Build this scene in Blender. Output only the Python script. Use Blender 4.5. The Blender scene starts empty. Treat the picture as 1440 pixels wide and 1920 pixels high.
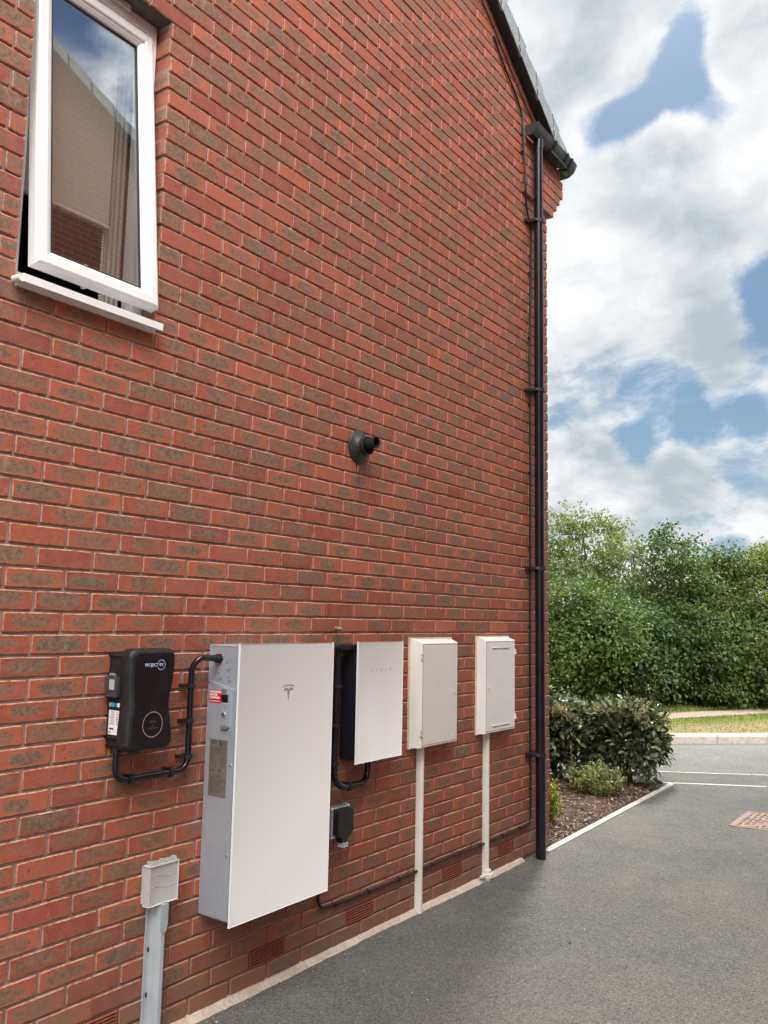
import bpy, bmesh, math, random
import numpy as np
from mathutils import Vector, Matrix
R = math.radians
scn = bpy.context.scene
COL = scn.collection
random.seed(11)
rng = np.random.default_rng(7)

# ------------------------------------------------------------------ camera
G = -1.555                       # level of the drive; z = 0 is the brick course at eye height
yaw, pitch, roll, FPX = 0.9497, 0.1253, 0.0192, 1597.66
CAM = Vector((-2.255, -2.6784, 0.0329))
cf = Vector((math.cos(pitch)*math.sin(yaw), math.cos(pitch)*math.cos(yaw), math.sin(pitch)))
cr0 = Vector((math.cos(yaw), -math.sin(yaw), 0)); cu0 = cr0.cross(cf)
cr = cr0*math.cos(roll) + cu0*math.sin(roll); cu = cu0*math.cos(roll) - cr0*math.sin(roll)
cd = bpy.data.cameras.new('camera'); cam = bpy.data.objects.new('camera', cd); COL.objects.link(cam)
M = Matrix.Identity(4)
for i in range(3):
    M[i][0] = cr[i]; M[i][1] = cu[i]; M[i][2] = -cf[i]; M[i][3] = CAM[i]
cam.matrix_world = M
cd.sensor_fit = 'VERTICAL'; cd.sensor_height = 36; cd.lens = FPX/1920*36
cd.clip_start = 0.05; cd.clip_end = 2000
scn.camera = cam

# ------------------------------------------------------------------ node helpers
class NT:
    def __init__(s, tree): s.t = tree; s.n = tree.nodes; s.l = tree.links
    def node(s, typ, **kw):
        nd = s.n.new(typ)
        for k, v in kw.items(): setattr(nd, k, v)
        return nd
    def put(s, sock, v):
        if v is None: return
        if isinstance(v, bpy.types.NodeSocket): s.l.new(v, sock)
        else:
            if isinstance(v, (tuple, list)) and len(v) == 3 and sock.type == 'RGBA': v = (*v, 1)
            sock.default_value = v
    def math(s, op, a, b=None, c=None, clamp=False):
        nd = s.node('ShaderNodeMath', operation=op, use_clamp=clamp)
        s.put(nd.inputs[0], a); s.put(nd.inputs[1], b); s.put(nd.inputs[2], c)
        return nd.outputs[0]
    def vmath(s, op, a, b=None, out=0):
        nd = s.node('ShaderNodeVectorMath', operation=op)
        s.put(nd.inputs[0], a)
        if b is not None: s.put(nd.inputs[1] if op != 'SCALE' else nd.inputs['Scale'], b)
        return nd.outputs[out]
    def mix(s, f, a, b, mode='MIX'):
        nd = s.node('ShaderNodeMix', data_type='RGBA', blend_type=mode)
        s.put(nd.inputs[0], f); s.put(nd.inputs[6], a); s.put(nd.inputs[7], b)
        return nd.outputs[2]
    def noise(s, vec, scale, detail=4, rough=.55, dist=0, out='Fac'):
        nd = s.node('ShaderNodeTexNoise'); s.put(nd.inputs['Vector'], vec)
        nd.inputs['Scale'].default_value = scale; nd.inputs['Detail'].default_value = detail
        nd.inputs['Roughness'].default_value = rough; nd.inputs['Distortion'].default_value = dist
        return nd.outputs[out]
    def voro(s, vec, scale, out='Distance', feature='F1'):
        nd = s.node('ShaderNodeTexVoronoi', feature=feature); s.put(nd.inputs['Vector'], vec)
        nd.inputs['Scale'].default_value = scale
        return nd.outputs[out]
    def step(s, x, a, b, lo=0., hi=1.):
        nd = s.node('ShaderNodeMapRange', interpolation_type='SMOOTHSTEP')
        s.put(nd.inputs[0], x); nd.inputs[1].default_value = a; nd.inputs[2].default_value = b
        nd.inputs[3].default_value = lo; nd.inputs[4].default_value = hi
        return nd.outputs[0]
    def sep(s, v):
        nd = s.node('ShaderNodeSeparateXYZ'); s.put(nd.inputs[0], v); return nd.outputs
    def comb(s, x, y, z):
        nd = s.node('ShaderNodeCombineXYZ')
        for i, v in enumerate((x, y, z)): s.put(nd.inputs[i], v)
        return nd.outputs[0]
    def bump(s, h, strength=.3, dist=.01, normal=None):
        nd = s.node('ShaderNodeBump'); s.put(nd.inputs['Height'], h)
        nd.inputs['Strength'].default_value = strength; nd.inputs['Distance'].default_value = dist
        if normal is not None: s.put(nd.inputs['Normal'], normal)
        return nd.outputs[0]

def mat(name, col=(.5,.5,.5), rough=.5, metal=0., spec=.5, coat=0., build=None, **kw):
    m = bpy.data.materials.new(name); m.use_nodes = True
    nt = NT(m.node_tree); b = m.node_tree.nodes['Principled BSDF']
    b.inputs['Base Color'].default_value = (*col, 1); b.inputs['Roughness'].default_value = rough
    b.inputs['Metallic'].default_value = metal; b.inputs['Specular IOR Level'].default_value = spec
    b.inputs['Coat Weight'].default_value = coat; b.inputs['Coat Roughness'].default_value = .03
    for k, v in kw.items(): b.inputs[k.replace('_', ' ')].default_value = v
    if build: build(nt, b)
    return m

# ------------------------------------------------------------------ world: Nishita sky with a layer of cumulus cloud
SUN = Vector((.78, .26, .95)).normalized()
sun_el = math.asin(SUN.z); sun_az = math.atan2(SUN.x, SUN.y)
W = bpy.data.worlds.new('World'); scn.world = W; W.use_nodes = True
nt = NT(W.node_tree); bg = W.node_tree.nodes['Background']
sky = nt.node('ShaderNodeTexSky', sky_type='NISHITA', sun_disc=False, sun_elevation=sun_el, sun_rotation=sun_az)
sky.air_density = 1.3; sky.dust_density = 1.2; sky.ozone_density = 1.6
dirn = nt.vmath('NORMALIZE', nt.node('ShaderNodeTexCoord').outputs['Generated'])
dx, dy, dz = nt.sep(dirn)
flat = nt.math('ADD', nt.math('MAXIMUM', dz, 0.), .42)
cp = nt.comb(nt.math('DIVIDE', dx, flat), nt.math('DIVIDE', dy, flat), nt.math('MULTIPLY', dz, .6))
warp = nt.noise(cp, 2.2, 3, .5, out='Color')
cpw = nt.vmath('ADD', cp, nt.vmath('SCALE', nt.vmath('SUBTRACT', warp, (.5,.5,.5)), .22))
n1 = nt.noise(cpw, 3.6, 15, .60)
n2 = nt.noise(nt.vmath('ADD', cpw, (.05, .02, .10)), 3.6, 6, .5)
n3 = nt.noise(cp, 1.7, 3, .5)
def blob(c, r, amp):
    c = Vector(c).normalized()
    d = nt.vmath('DISTANCE', dirn, tuple(c), out=1)
    return nt.math('MULTIPLY', nt.step(d, 0., r, 1., 0.), amp)
dens = nt.math('ADD', n1, .105)
for c, r, a in [((.801,.309,.513),.045,-.24), ((.808,.277,.52),.04,-.26), ((.817,.237,.53),.05,-.26), ((.834,.199,.515),.05,-.30), ((.803,.222,.553),.045,-.24),
                ((.792,.207,.574),.035,-.14), ((.812,.150,.560),.075,.26), ((.84,.24,.48),.05,.18),
                ((.926,.165,.345),.06,-.28), ((.942,.258,.216),.045,-.22), ((.929,.313,.199),.045,-.20), ((.953,.205,.225),.04,-.18), ((.957,.195,.20),.04,-.14),
                ((.93,.345,.144),.055,-.12), ((.95,.22,.15),.035,-.10),
                ((.906,.38,.186),.07,.20), ((.920,.233,.315),.07,.24), ((.935,.225,.27),.035,.16), ((.888,.184,.421),.07,.18), ((.944,.283,.175),.035,.16),
                ((.86,.274,.433),.10,.15), ((.90,.30,.332),.11,.16), ((.75,.32,.578),.13,.22),
                ((.36,-.57,.73),.36,-.24)]:
    dens = nt.math('ADD', dens, blob(c, r, a))
cmask = nt.step(dens, .435, .61)
edge = nt.math('SUBTRACT', n1, n2)
lit = nt.math('ADD', nt.math('MULTIPLY', edge, 4.2), nt.math('MULTIPLY', nt.math('SUBTRACT', n3, .5), 1.1))
thick = nt.step(dens, .52, .82)
lit = nt.math('ADD', lit, nt.math('SUBTRACT', .62, nt.math('MULTIPLY', thick, .32)), clamp=True)
CB = 4.2
ccol = nt.mix(lit, (.57*CB, .64*CB, .69*CB), (1.20*CB, 1.21*CB, 1.22*CB))
skyc = nt.mix(1., sky.outputs[0], (.19, .255, .315), 'MULTIPLY')
hz = nt.step(dz, 0., .30, .55, 0.)
skyc = nt.mix(hz, skyc, (1.75, 2.65, 3.65))
col = nt.mix(nt.math('MULTIPLY', cmask, .96), skyc, ccol)
# added off-frame sky glows: one lights the wall, one brightens the window's reflection
bright = nt.math('ADD', nt.math('ADD', 1., blob((-.40, -.56, .73), .80, 17.5)), blob((.42, -.57, .71), .55, 1.6))
col = nt.vmath('SCALE', nt.mix(nt.step(bright, 1., 5.), col, nt.mix(1., col, (1.07, 1., .91), 'MULTIPLY')), bright)
nt.l.new(col, bg.inputs[0]); bg.inputs[1].default_value = .1

sl = bpy.data.lights.new('sun', 'SUN'); sun = bpy.data.objects.new('sun', sl); COL.objects.link(sun)
sl.energy = 2.2; sl.angle = R(9); sl.color = (1., .955, .89)
sun.rotation_euler = SUN.to_track_quat('Z', 'Y').to_euler()
vs = scn.view_settings; vs.view_transform = 'Standard'; vs.look = 'None'; vs.gamma = 1; vs.use_curve_mapping = False
vs.exposure = 1.08

# ------------------------------------------------------------------ object helpers
def tag(o, label=None, cat=None, group=None, kind=None):
    if label: o['label'] = label
    if cat: o['category'] = cat
    if group: o['group'] = group
    if kind: o['kind'] = kind
    return o
def thing(name, loc, label, cat, group=None):
    o = bpy.data.objects.new(name, None); COL.objects.link(o); o.location = loc; o.empty_display_size = .1
    return tag(o, label, cat, group)
def wloc(o):
    v = Vector((0, 0, 0))
    while o: v = v + Vector(o.location); o = o.parent
    return v
class MB:
    def __init__(s): s.v = []; s.f = []
    def add(s, vs, fs):
        n = len(s.v); s.v.extend([tuple(v) for v in vs]); s.f.extend([tuple(i+n for i in f) for f in fs]); return s
    def frombm(s, bm):
        bm.verts.index_update()
        s.add([v.co[:] for v in bm.verts], [[v.index for v in f.verts] for f in bm.faces]); bm.free(); return s
    def box(s, x0, x1, y0, y1, z0, z1, bev=0, seg=2):
        bm = bmesh.new(); bmesh.ops.create_cube(bm, size=1)
        for v in bm.verts: v.co = Vector(((x0+x1)/2+v.co.x*(x1-x0), (y0+y1)/2+v.co.y*(y1-y0), (z0+z1)/2+v.co.z*(z1-z0)))
        if bev: bmesh.ops.bevel(bm, geom=bm.edges[:], offset=bev, segments=seg, profile=.5, affect='EDGES')
        return s.frombm(bm)
    def tube(s, pts, r, n=12, cap=True, rs=None):
        P = [Vector(p) for p in pts]; ring = []
        t = (P[1]-P[0]).normalized()
        a = Vector((0,0,1)) if abs(t.z) < .9 else Vector((1,0,0))
        u = t.cross(a).normalized()
        base = len(s.v)
        for i, p in enumerate(P):
            t2 = ((P[min(i+1, len(P)-1)]-P[max(i-1, 0)])).normalized()
            u = (u - t2*u.dot(t2)).normalized(); w = t2.cross(u)
            rr = rs[i] if rs else r
            s.v.extend([tuple(p+u*(rr*math.cos(k*2*math.pi/n))+w*(rr*math.sin(k*2*math.pi/n))) for k in range(n)])
        for i in range(len(P)-1):
            for k in range(n):
                a0 = base+i*n+k; a1 = base+i*n+(k+1) % n
                s.f.append((a0, a1, a1+n, a0+n))
        if cap:
            s.f.append(tuple(base+k for k in range(n))[::-1]); s.f.append(tuple(base+(len(P)-1)*n+k for k in range(n)))
        return s
    def ext(s, poly, axis, a, b, hole=None):
        """extrude a 2D polygon along an axis: 'x' takes (y,z), 'y' takes (x,z), 'z' takes (x,y)"""
        def p3(p, c):
            return {'x': (c, p[0], p[1]), 'y': (p[0], c, p[1]), 'z': (p[0], p[1], c)}[axis]
        n = len(poly); base = len(s.v)
        s.v.extend([p3(p, a) for p in poly]); s.v.extend([p3(p, b) for p in poly])
        s.f.append(tuple(base+i for i in range(n))); s.f.append(tuple(base+n+i for i in range(n))[::-1])
        for i in range(n):
            j = (i+1) % n; s.f.append((base+i, base+n+i, base+n+j, base+j))
        return s
    def build(s, name, m, parent=None, smooth=False, origin=None, label=None, angle=40):
        me = bpy.data.meshes.new(name)
        off = wloc(parent) if parent else Vector((0,0,0))
        o = bpy.data.objects.new(name, me); COL.objects.link(o)
        if parent: o.parent = parent
        if origin is not None: o.location = Vector(origin)-off; off = Vector(origin)
        me.from_pydata([(v[0]-off.x, v[1]-off.y, v[2]-off.z) for v in s.v], [], s.f)
        me.materials.append(m)
        bm = bmesh.new(); bm.from_mesh(me); bmesh.ops.recalc_face_normals(bm, faces=bm.faces); bm.to_mesh(me); bm.free()
        if smooth:
            me.polygons.foreach_set('use_smooth', [True]*len(me.polygons))
            try: me.set_sharp_from_angle(angle=R(angle))
            except Exception: pass
        if label: o['label'] = label
        return o
def copyobj(o, d, parent=None):
    c = o.copy(); COL.objects.link(c); c.parent = parent if parent else o.parent
    c.location = Vector(o.location)+Vector(d)
    for ch in list(o.children):
        copyobj(ch, (0,0,0), c)
    return c
def arc(path, r=.05, n=6):
    """round the corners of a polyline"""
    P = [Vector(p) for p in path]; out = [P[0]]
    for i in range(1, len(P)-1):
        a = (P[i-1]-P[i]); b = (P[i+1]-P[i]); q = min(r, a.length*.49, b.length*.49)
        s, e = P[i]+a.normalized()*q, P[i]+b.normalized()*q
        for k in range(n+1):
            t = k/n; out.append(s*(1-t)**2+P[i]*2*t*(1-t)+e*t*t)
    out.append(P[-1]); return out
def rrect(x0, x1, z0, z1, r, n=5):
    out = []
    for cx, cz, a0 in ((x1-r, z1-r, 0), (x0+r, z1-r, 90), (x0+r, z0+r, 180), (x1-r, z0+r, 270)):
        for k in range(n+1):
            a = R(a0+90*k/n); out.append((cx+r*math.cos(a), cz+r*math.sin(a)))
    return out
def circ(cx, cz, r, n=24): return [(cx+r*math.cos(2*math.pi*k/n), cz+r*math.sin(2*math.pi*k/n)) for k in range(n)]
def ringmesh(mb, outer, inner, plane, c):
    """flat ring between two equal length loops on plane 'x' or 'y' at c"""
    n = len(outer); b = len(mb.v)
    p3 = (lambda p: (c, p[0], p[1])) if plane == 'x' else (lambda p: (p[0], c, p[1]))
    mb.v.extend([p3(p) for p in outer]+[p3(p) for p in inner])
    for i in range(n):
        j = (i+1) % n; mb.f.append((b+i, b+j, b+n+j, b+n+i))
def text(name, body, size, loc, rot, m, parent, align='CENTER', sx=1, space=1, depth=.0004, bold=0):
    cu_ = bpy.data.curves.new(name, 'FONT'); cu_.body = body; cu_.size = size; cu_.align_x = align; cu_.align_y = 'CENTER'
    cu_.extrude = depth; cu_.space_character = space; cu_.offset = bold; cu_.space_line = 1.0
    t = bpy.data.objects.new(name, cu_); COL.objects.link(t)
    dg = bpy.context.evaluated_depsgraph_get()
    me = bpy.data.meshes.new_from_object(t.evaluated_get(dg))
    bpy.data.objects.remove(t); bpy.data.curves.remove(cu_)
    o = bpy.data.objects.new(name, me); COL.objects.link(o); me.materials.clear(); me.materials.append(m)
    o.parent = parent; o.location = Vector(loc)-wloc(parent); o.rotation_euler = rot; o.scale = (sx, 1, 1)
    return o
FRONT = (R(90), 0, 0); SIDE = (R(90), 0, R(-90))

# ------------------------------------------------------------------ materials
def brick_build(nt, b):
    uv = nt.node('ShaderNodeUVMap', uv_map='UVMap').outputs[0]
    u, v, _ = nt.sep(uv)
    rn = nt.node('ShaderNodeAttribute', attribute_name='rnd').outputs['Vector']
    r1, r2, r3 = nt.sep(rn)
    obj = nt.node('ShaderNodeNewGeometry').outputs['Position']
    seedv = nt.vmath('ADD', obj, nt.vmath('SCALE', rn, 7.))
    nz = nt.noise(seedv, 22, 4, .6); nf = nt.noise(obj, 260, 3, .6); nm = nt.noise(seedv, 60, 4, .65)
    # fired body: red to orange red, varying brick by brick
    base = nt.mix(r1, (.29, .063, .034), (.405, .106, .048))
    base = nt.mix(nt.step(r3, .50, .95), base, (.225, .046, .036))
    base = nt.mix(nt.math('MULTIPLY', nt.step(nz, .35, .7), .45), base, (.41, .125, .060))
    base = nt.mix(nt.math('MULTIPLY', nt.step(nm, .42, .68), .30), base, (.20, .047, .030))
    # grey-brown oval fired patch in the centre of the face
    uu = nt.math('ADD', u, nt.math('MULTIPLY', nt.math('SUBTRACT', r3, .5), .02))
    vv = nt.math('ADD', v, nt.math('MULTIPLY', nt.math('SUBTRACT', r1, .5), .008))
    d = nt.math('ADD', nt.math('POWER', nt.math('ABSOLUTE', nt.math('DIVIDE', uu, nt.math('ADD', .066, nt.math('MULTIPLY', r3, .034)))), 2.4),
                nt.math('POWER', nt.math('ABSOLUTE', nt.math('DIVIDE', vv, nt.math('ADD', .0185, nt.math('MULTIPLY', nt.math('FRACT', nt.math('MULTIPLY', r1, 7.3)), .009)))), 2.2))
    d = nt.math('ADD', d, nt.math('MULTIPLY', nt.math('SUBTRACT', nz, .5), 2.1))
    d = nt.math('ADD', d, nt.math('MULTIPLY', nt.math('SUBTRACT', nm, .5), .9))
    d = nt.math('ADD', d, nt.math('MULTIPLY', nt.math('SUBTRACT', .62, r2), .9))
    pm = nt.math('MULTIPLY', nt.step(d, 1.02, .62), nt.step(r2, .02, .34))
    halo = nt.math('MULTIPLY', nt.step(d, 1.35, .95), .35)
    pcol = nt.mix(nt.step(nt.math('ADD', nm, nt.math('MULTIPLY', nf, .5)), .55, .95), (.105, .068, .048), (.215, .150, .108))
    base = nt.mix(nt.math('MULTIPLY', halo, nt.step(r2, .02, .34)), base, (.36, .125, .060))
    base = nt.mix(nt.math('MULTIPLY', pm, nt.math('ADD', .62, nt.math('MULTIPLY', nt.math('FRACT', nt.math('MULTIPLY', r2, 5.1)), .36))), base, pcol)
    # pits and pale grit
    vd = nt.voro(seedv, 58); pit = nt.math('MULTIPLY', nt.step(vd, .20, .11), nt.step(nt.noise(seedv, 24, 2), .50, .60))
    base = nt.mix(nt.math('MULTIPLY', pit, .88), base, (.045, .028, .024))
    vg = nt.voro(nt.vmath('ADD', seedv, (3, 5, 9)), 60); gr = nt.math('MULTIPLY', nt.step(vg, .09, .05), nt.step(nt.noise(seedv, 23, 2), .56, .62))
    base = nt.mix(gr, base, (.55, .35, .2))
    base = nt.mix(nt.math('MULTIPLY', nt.step(nf, .45, .75), .22), base, (.40, .17, .11))
    # pale mortar smear on the arrises, with skylight painted in along the top
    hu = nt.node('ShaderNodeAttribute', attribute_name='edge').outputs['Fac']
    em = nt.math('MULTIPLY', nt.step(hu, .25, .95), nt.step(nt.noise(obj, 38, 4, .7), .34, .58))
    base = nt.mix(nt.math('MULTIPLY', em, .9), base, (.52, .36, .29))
    # lime bloom, faint vertical smears, and splash dirt near the ground
    px, py, pz = nt.sep(obj)
    blm = nt.step(nt.noise(nt.comb(nt.math('MULTIPLY', px, 5.), 0., nt.math('MULTIPLY', pz, 2.)), 1.6, 5, .7), .60, .80)
    base = nt.mix(nt.math('MULTIPLY', blm, nt.step(pz, -1., 3., .30, .75)), base, (.42, .29, .27))
    sm = nt.step(nt.noise(nt.comb(nt.math('MULTIPLY', px, 22.), 3., nt.math('MULTIPLY', pz, 9.)), 1., 5, .65), .64, .78)
    base = nt.mix(nt.math('MULTIPLY', sm, .38), base, (.58, .48, .46))
    dn = nt.math('ADD', pz, nt.math('MULTIPLY', nt.noise(obj, 4, 4, .6), -.35))
    dirt = nt.step(dn, G+.30, G-.18, 0., .55)
    base = nt.mix(dirt, base, (.20, .135, .10))
    nt.l.new(base, b.inputs['Base Color'])
    b.inputs['Roughness'].default_value = .75; b.inputs['Specular IOR Level'].default_value = .5
    h = nt.math('ADD', nt.math('MULTIPLY', nf, .5), nt.math('ADD', nm, nt.math('MULTIPLY', pit, -1.4)))
    nt.l.new(nt.bump(h, .55, .003), b.inputs['Normal'])
M_brick = mat('brick', build=brick_build)
def mortar_build(nt, b):
    p = nt.node('ShaderNodeNewGeometry').outputs['Position']
    n = nt.noise(p, 14, 5, .65); f = nt.noise(p, 240, 3, .6)
    c = nt.mix(nt.step(n, .3, .7), (.215, .148, .12), (.37, .27, .225))
    c = nt.mix(nt.math('MULTIPLY', nt.step(f, .4, .7), .4), c, (.42, .33, .285))
    px, py, pz = nt.sep(p)
    c = nt.mix(nt.step(nt.math('SUBTRACT', pz, nt.math('MULTIPLY', n, .35)), G+.3, G-.2, 0., .6), c, (.15, .11, .085))
    nt.l.new(c, b.inputs['Base Color']); nt.l.new(nt.bump(nt.math('ADD', n, f), .6, .004), b.inputs['Normal'])
    b.inputs['Roughness'].default_value = .95
M_mortar = mat('mortar', build=mortar_build)
def noisy(c1, c2, scale, rough=.6, detail=5, bump=0., bscale=200, lo=.35, hi=.65, spec=.4, fine=None, metal=0, coat=0, **kw):
    def bd(nt, b):
        p = nt.node('ShaderNodeNewGeometry').outputs['Position']
        n = nt.noise(p, scale, detail, .6)
        c = nt.mix(nt.step(n, lo, hi), c1, c2)
        if fine:
            c = nt.mix(nt.step(nt.noise(p, fine[0], 3, .6), .45, .7), c, fine[1])
        nt.l.new(c, b.inputs['Base Color'])
        if bump: nt.l.new(nt.bump(nt.noise(p, bscale, 3, .6), bump, .004), b.inputs['Normal'])
    return mat('surface', rough=rough, spec=spec, build=bd, metal=metal, coat=coat, **kw)
M_upvc = noisy((.80,.80,.815), (.74,.735,.75), 3, rough=.22, spec=.5, bump=.02, bscale=30)
M_upvc.name = 'white_upvc'
M_seal = mat('rubber_gasket', (.02,.02,.022), .6)
M_blackpl = noisy((.006,.0065,.009), (.011,.012,.015), 20, rough=.22, spec=.5); M_blackpl.name = 'black_gloss_plastic'
M_blackmat = noisy((.012,.012,.013), (.022,.022,.024), 40, rough=.5, bump=.05, bscale=500); M_blackmat.name = 'black_satin_plastic'
M_pipe = noisy((.004,.005,.010), (.009,.010,.015), 8, rough=.20, spec=.6, bump=.03, bscale=12); M_pipe.name = 'black_pipe_plastic'
M_gutter = noisy((.028,.033,.035), (.045,.05,.052), 14, rough=.38, spec=.5); M_gutter.name = 'weathered_black_gutter'
M_whiteglass = noisy((.85,.86,.87), (.84,.85,.86), 1, rough=.06, spec=.5, coat=.0); M_whiteglass.name = 'white_glass'
M_silver = noisy((.44,.48,.54), (.41,.45,.51), 12, rough=.42, spec=.5, metal=.35, bump=.04, bscale=900); M_silver.name = 'silver_paint'
M_silverhi = mat('bright_metal', (.7,.72,.75), .25, metal=.8)
M_cream = noisy((.84,.82,.765), (.79,.765,.71), 5, rough=.38, bump=.05, bscale=60); M_cream.name = 'cream_gloss_plastic'
M_creamdoor = noisy((.72,.71,.68), (.69,.675,.65), 4, rough=.30); M_creamdoor.name = 'grey_white_door_plastic'
M_whitebox = noisy((.84,.835,.81), (.80,.79,.765), 5, rough=.38); M_whitebox.name = 'white_box_plastic'
M_whitedoor = noisy((.79,.80,.80), (.75,.76,.77), 4, rough=.28); M_whitedoor.name = 'white_door_plastic'
M_sealant = noisy((.70,.50,.36), (.80,.66,.54), 30, rough=.6); M_sealant.name = 'peach_sealant'
M_post = noisy((.80,.78,.73), (.70,.67,.61), 7, rough=.45, fine=(90, (.74,.72,.68))); M_post.name = 'off_white_post_plastic'
M_galv = noisy((.43,.47,.50), (.37,.41,.44), 9, rough=.38, metal=.15, bump=.05, bscale=300); M_galv.name = 'blue_grey_plastic'
M_greycap = noisy((.50,.49,.48), (.46,.45,.44), 20, rough=.35, bump=.04, bscale=60); M_greycap.name = 'grey_cap_plastic'
M_greydark = noisy((.17,.18,.185), (.21,.22,.225), 20, rough=.45); M_greydark.name = 'mid_grey_plastic'
M_navy = noisy((.006,.008,.014), (.010,.012,.020), 10, rough=.45); M_navy.name = 'blue_black_metal'
M_terrac = noisy((.30,.078,.058), (.36,.105,.075), 40, rough=.55); M_terrac.name = 'red_vent_plastic'
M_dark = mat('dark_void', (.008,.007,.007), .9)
M_logo = mat('logo_grey', (.30,.275,.235), .4); M_txtgrey = mat('text_grey', (.40,.41,.42), .5)
M_txtlav = mat('text_lavender', (.50,.54,.85), .4); M_beige = mat('beige_ring', (.42,.33,.25), .4)
M_dimtxt = mat('dim_bronze_text', (.075,.06,.045), .4)
M_red = mat('red_label', (.62,.012,.035), .35); M_white = mat('white_print', (.80,.80,.82), .4)
M_brownlab = noisy((.155,.135,.115), (.185,.165,.14), 60, rough=.35); M_brownlab.name = 'bronze_label'
M_darktxt = mat('dark_print', (.03,.03,.035), .5)
M_cyan = mat('cyan_dot', (.01,.55,.75), .3); M_blue = mat('blue_dot', (.015,.22,.66), .3); M_greydot = mat('grey_dot', (.42,.44,.47), .3)
M_smoke = mat('smoked_cover', (.05,.05,.055), .08, spec=.6)
M_soffit = mat('dark_soffit', (.018,.02,.024), .6)
M_tile = noisy((.24,.28,.30), (.31,.35,.37), 9, rough=.65, bump=.1, bscale=120); M_tile.name = 'grey_roof_tile'
M_lintel = noisy((.075,.07,.068), (.12,.11,.105), 18, rough=.8, bump=.2, bscale=90); M_lintel.name = 'stained_lintel'
M_strip = noisy((.52,.44,.36), (.62,.55,.47), 9, rough=.9, bump=.4, bscale=160, fine=(60, (.44,.36,.30))); M_strip.name = 'mortar_fillet'
M_edging = noisy((.52,.50,.46), (.62,.60,.56), 7, rough=.9, bump=.3, bscale=200, fine=(25, (.46,.44,.40))); M_edging.name = 'concrete_edging'
M_kerb = noisy((.50,.47,.42), (.60,.57,.52), 5, rough=.9, bump=.4, bscale=90, fine=(18, (.42,.39,.34))); M_kerb.name = 'kerb_concrete'
M_blind = noisy((.50,.45,.40), (.46,.41,.36), 120, rough=.9); M_blind.name = 'cream_blind_cloth'
M_copper = noisy((.35,.16,.11), (.30,.12,.08), 60, rough=.5); M_copper.name = 'copper_cap'
def asphalt_build(c1, c2, c3, sc=1., dk=.5):
    def bd(nt, b):
        p = nt.node('ShaderNodeNewGeometry').outputs['Position']
        n = nt.noise(p, .9, 5, .62); n2 = nt.noise(p, 5, 5, .65)
        cr_, cg, cb = nt.sep(nt.voro(p, 150*sc, out='Color')); dd = nt.voro(p, 150*sc)
        f = nt.noise(p, 300*sc, 3, .7); g = nt.noise(p, 75*sc, 4, .7)
        c = nt.mix(nt.step(n, .36, .64), c1, c2)
        c = nt.mix(nt.math('MULTIPLY', nt.step(n2, .45, .7), .35), c, c3)
        c = nt.mix(nt.math('MULTIPLY', nt.step(cr_, .6, 1.), .6), c, c3)
        c = nt.mix(nt.math('MULTIPLY', nt.step(cg, .6, 1.), dk), c, (.03,.03,.03))
        c = nt.mix(nt.math('MULTIPLY', nt.step(g, .52, .66), dk), c, (.028,.028,.027))
        c = nt.mix(nt.math('MULTIPLY', nt.step(cb, .985, .993), .8), c, (.42,.38,.32))
        c = nt.mix(nt.step(dd, .25, .6, 0., .35), c, (.03,.03,.03))
        nt.l.new(c, b.inputs['Base Color'])
        b.inputs['Roughness'].default_value = .85; b.inputs['Specular IOR Level'].default_value = .3
        h = nt.math('ADD', nt.math('MULTIPLY', dd, -1.), nt.math('MULTIPLY', nt.math('ADD', f, g), .6))
        nt.l.new(nt.bump(h, .9, .006), b.inputs['Normal'])
    return bd
M_drive = mat('asphalt_drive', build=asphalt_build((.165,.166,.160), (.235,.226,.200), (.33,.32,.29)))
M_road = mat('road_chippings', build=asphalt_build((.20,.20,.19), (.25,.245,.23), (.33,.32,.29), .55, .25))
M_groundb = mat('bare_earth', build=asphalt_build((.10,.12,.05), (.14,.15,.06), (.18,.17,.09), .3))
def soil_build(nt, b):
    p = nt.node('ShaderNodeNewGeometry').outputs['Position']
    n = nt.noise(p, 20, 6, .7); f = nt.noise(p, 110, 4, .7)
    c = nt.mix(nt.step(n, .35, .65), (.055,.034,.024), (.13,.085,.06))
    c = nt.mix(nt.step(f, .5, .66, 0., .7), c, (.24,.17,.125))
    nt.l.new(c, b.inputs['Base Color']); b.inputs['Roughness'].default_value = .95
    nt.l.new(nt.bump(nt.math('ADD', n, f), .9, .02), b.inputs['Normal'])
M_soil = mat('bark_soil', build=soil_build)
def island(cols, rough=.6, trans=.0, spec=.25, clump=None):
    def bd(nt, b):
        g = nt.node('ShaderNodeNewGeometry')
        r = g.outputs['Random Per Island']; p = g.outputs['Position']
        ramp = nt.node('ShaderNodeValToRGB'); e = ramp.color_ramp
        while len(e.elements) < len(cols): e.elements.new(.5)
        for i, c in enumerate(cols):
            e.elements[i].position = i/(len(cols)-1); e.elements[i].color = (*c, 1)
        nt.l.new(r, ramp.inputs[0]); c = ramp.outputs[0]
        if clump:
            c = nt.mix(nt.math('MULTIPLY', nt.step(nt.noise(p, clump[0], 3, .5), .42, .66), clump[2]), c, clump[1])
        nt.l.new(c, b.inputs['Base Color'])
        b.inputs['Roughness'].default_value = rough; b.inputs['Specular IOR Level'].default_value = spec
        if trans:
            t = nt.node('ShaderNodeBsdfTranslucent'); nt.l.new(nt.mix(1., c, (1.3,1.5,.6), 'MULTIPLY'), t.inputs[0])
            ms = nt.node('ShaderNodeMixShader'); ms.inputs[0].default_value = trans
            out = [n for n in nt.n if n.type == 'OUTPUT_MATERIAL'][0]
            nt.l.new(b.outputs[0], ms.inputs[1]); nt.l.new(t.outputs[0], ms.inputs[2]); nt.l.new(ms.outputs[0], out.inputs[0])
    return mat('leafage', build=bd)
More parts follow.
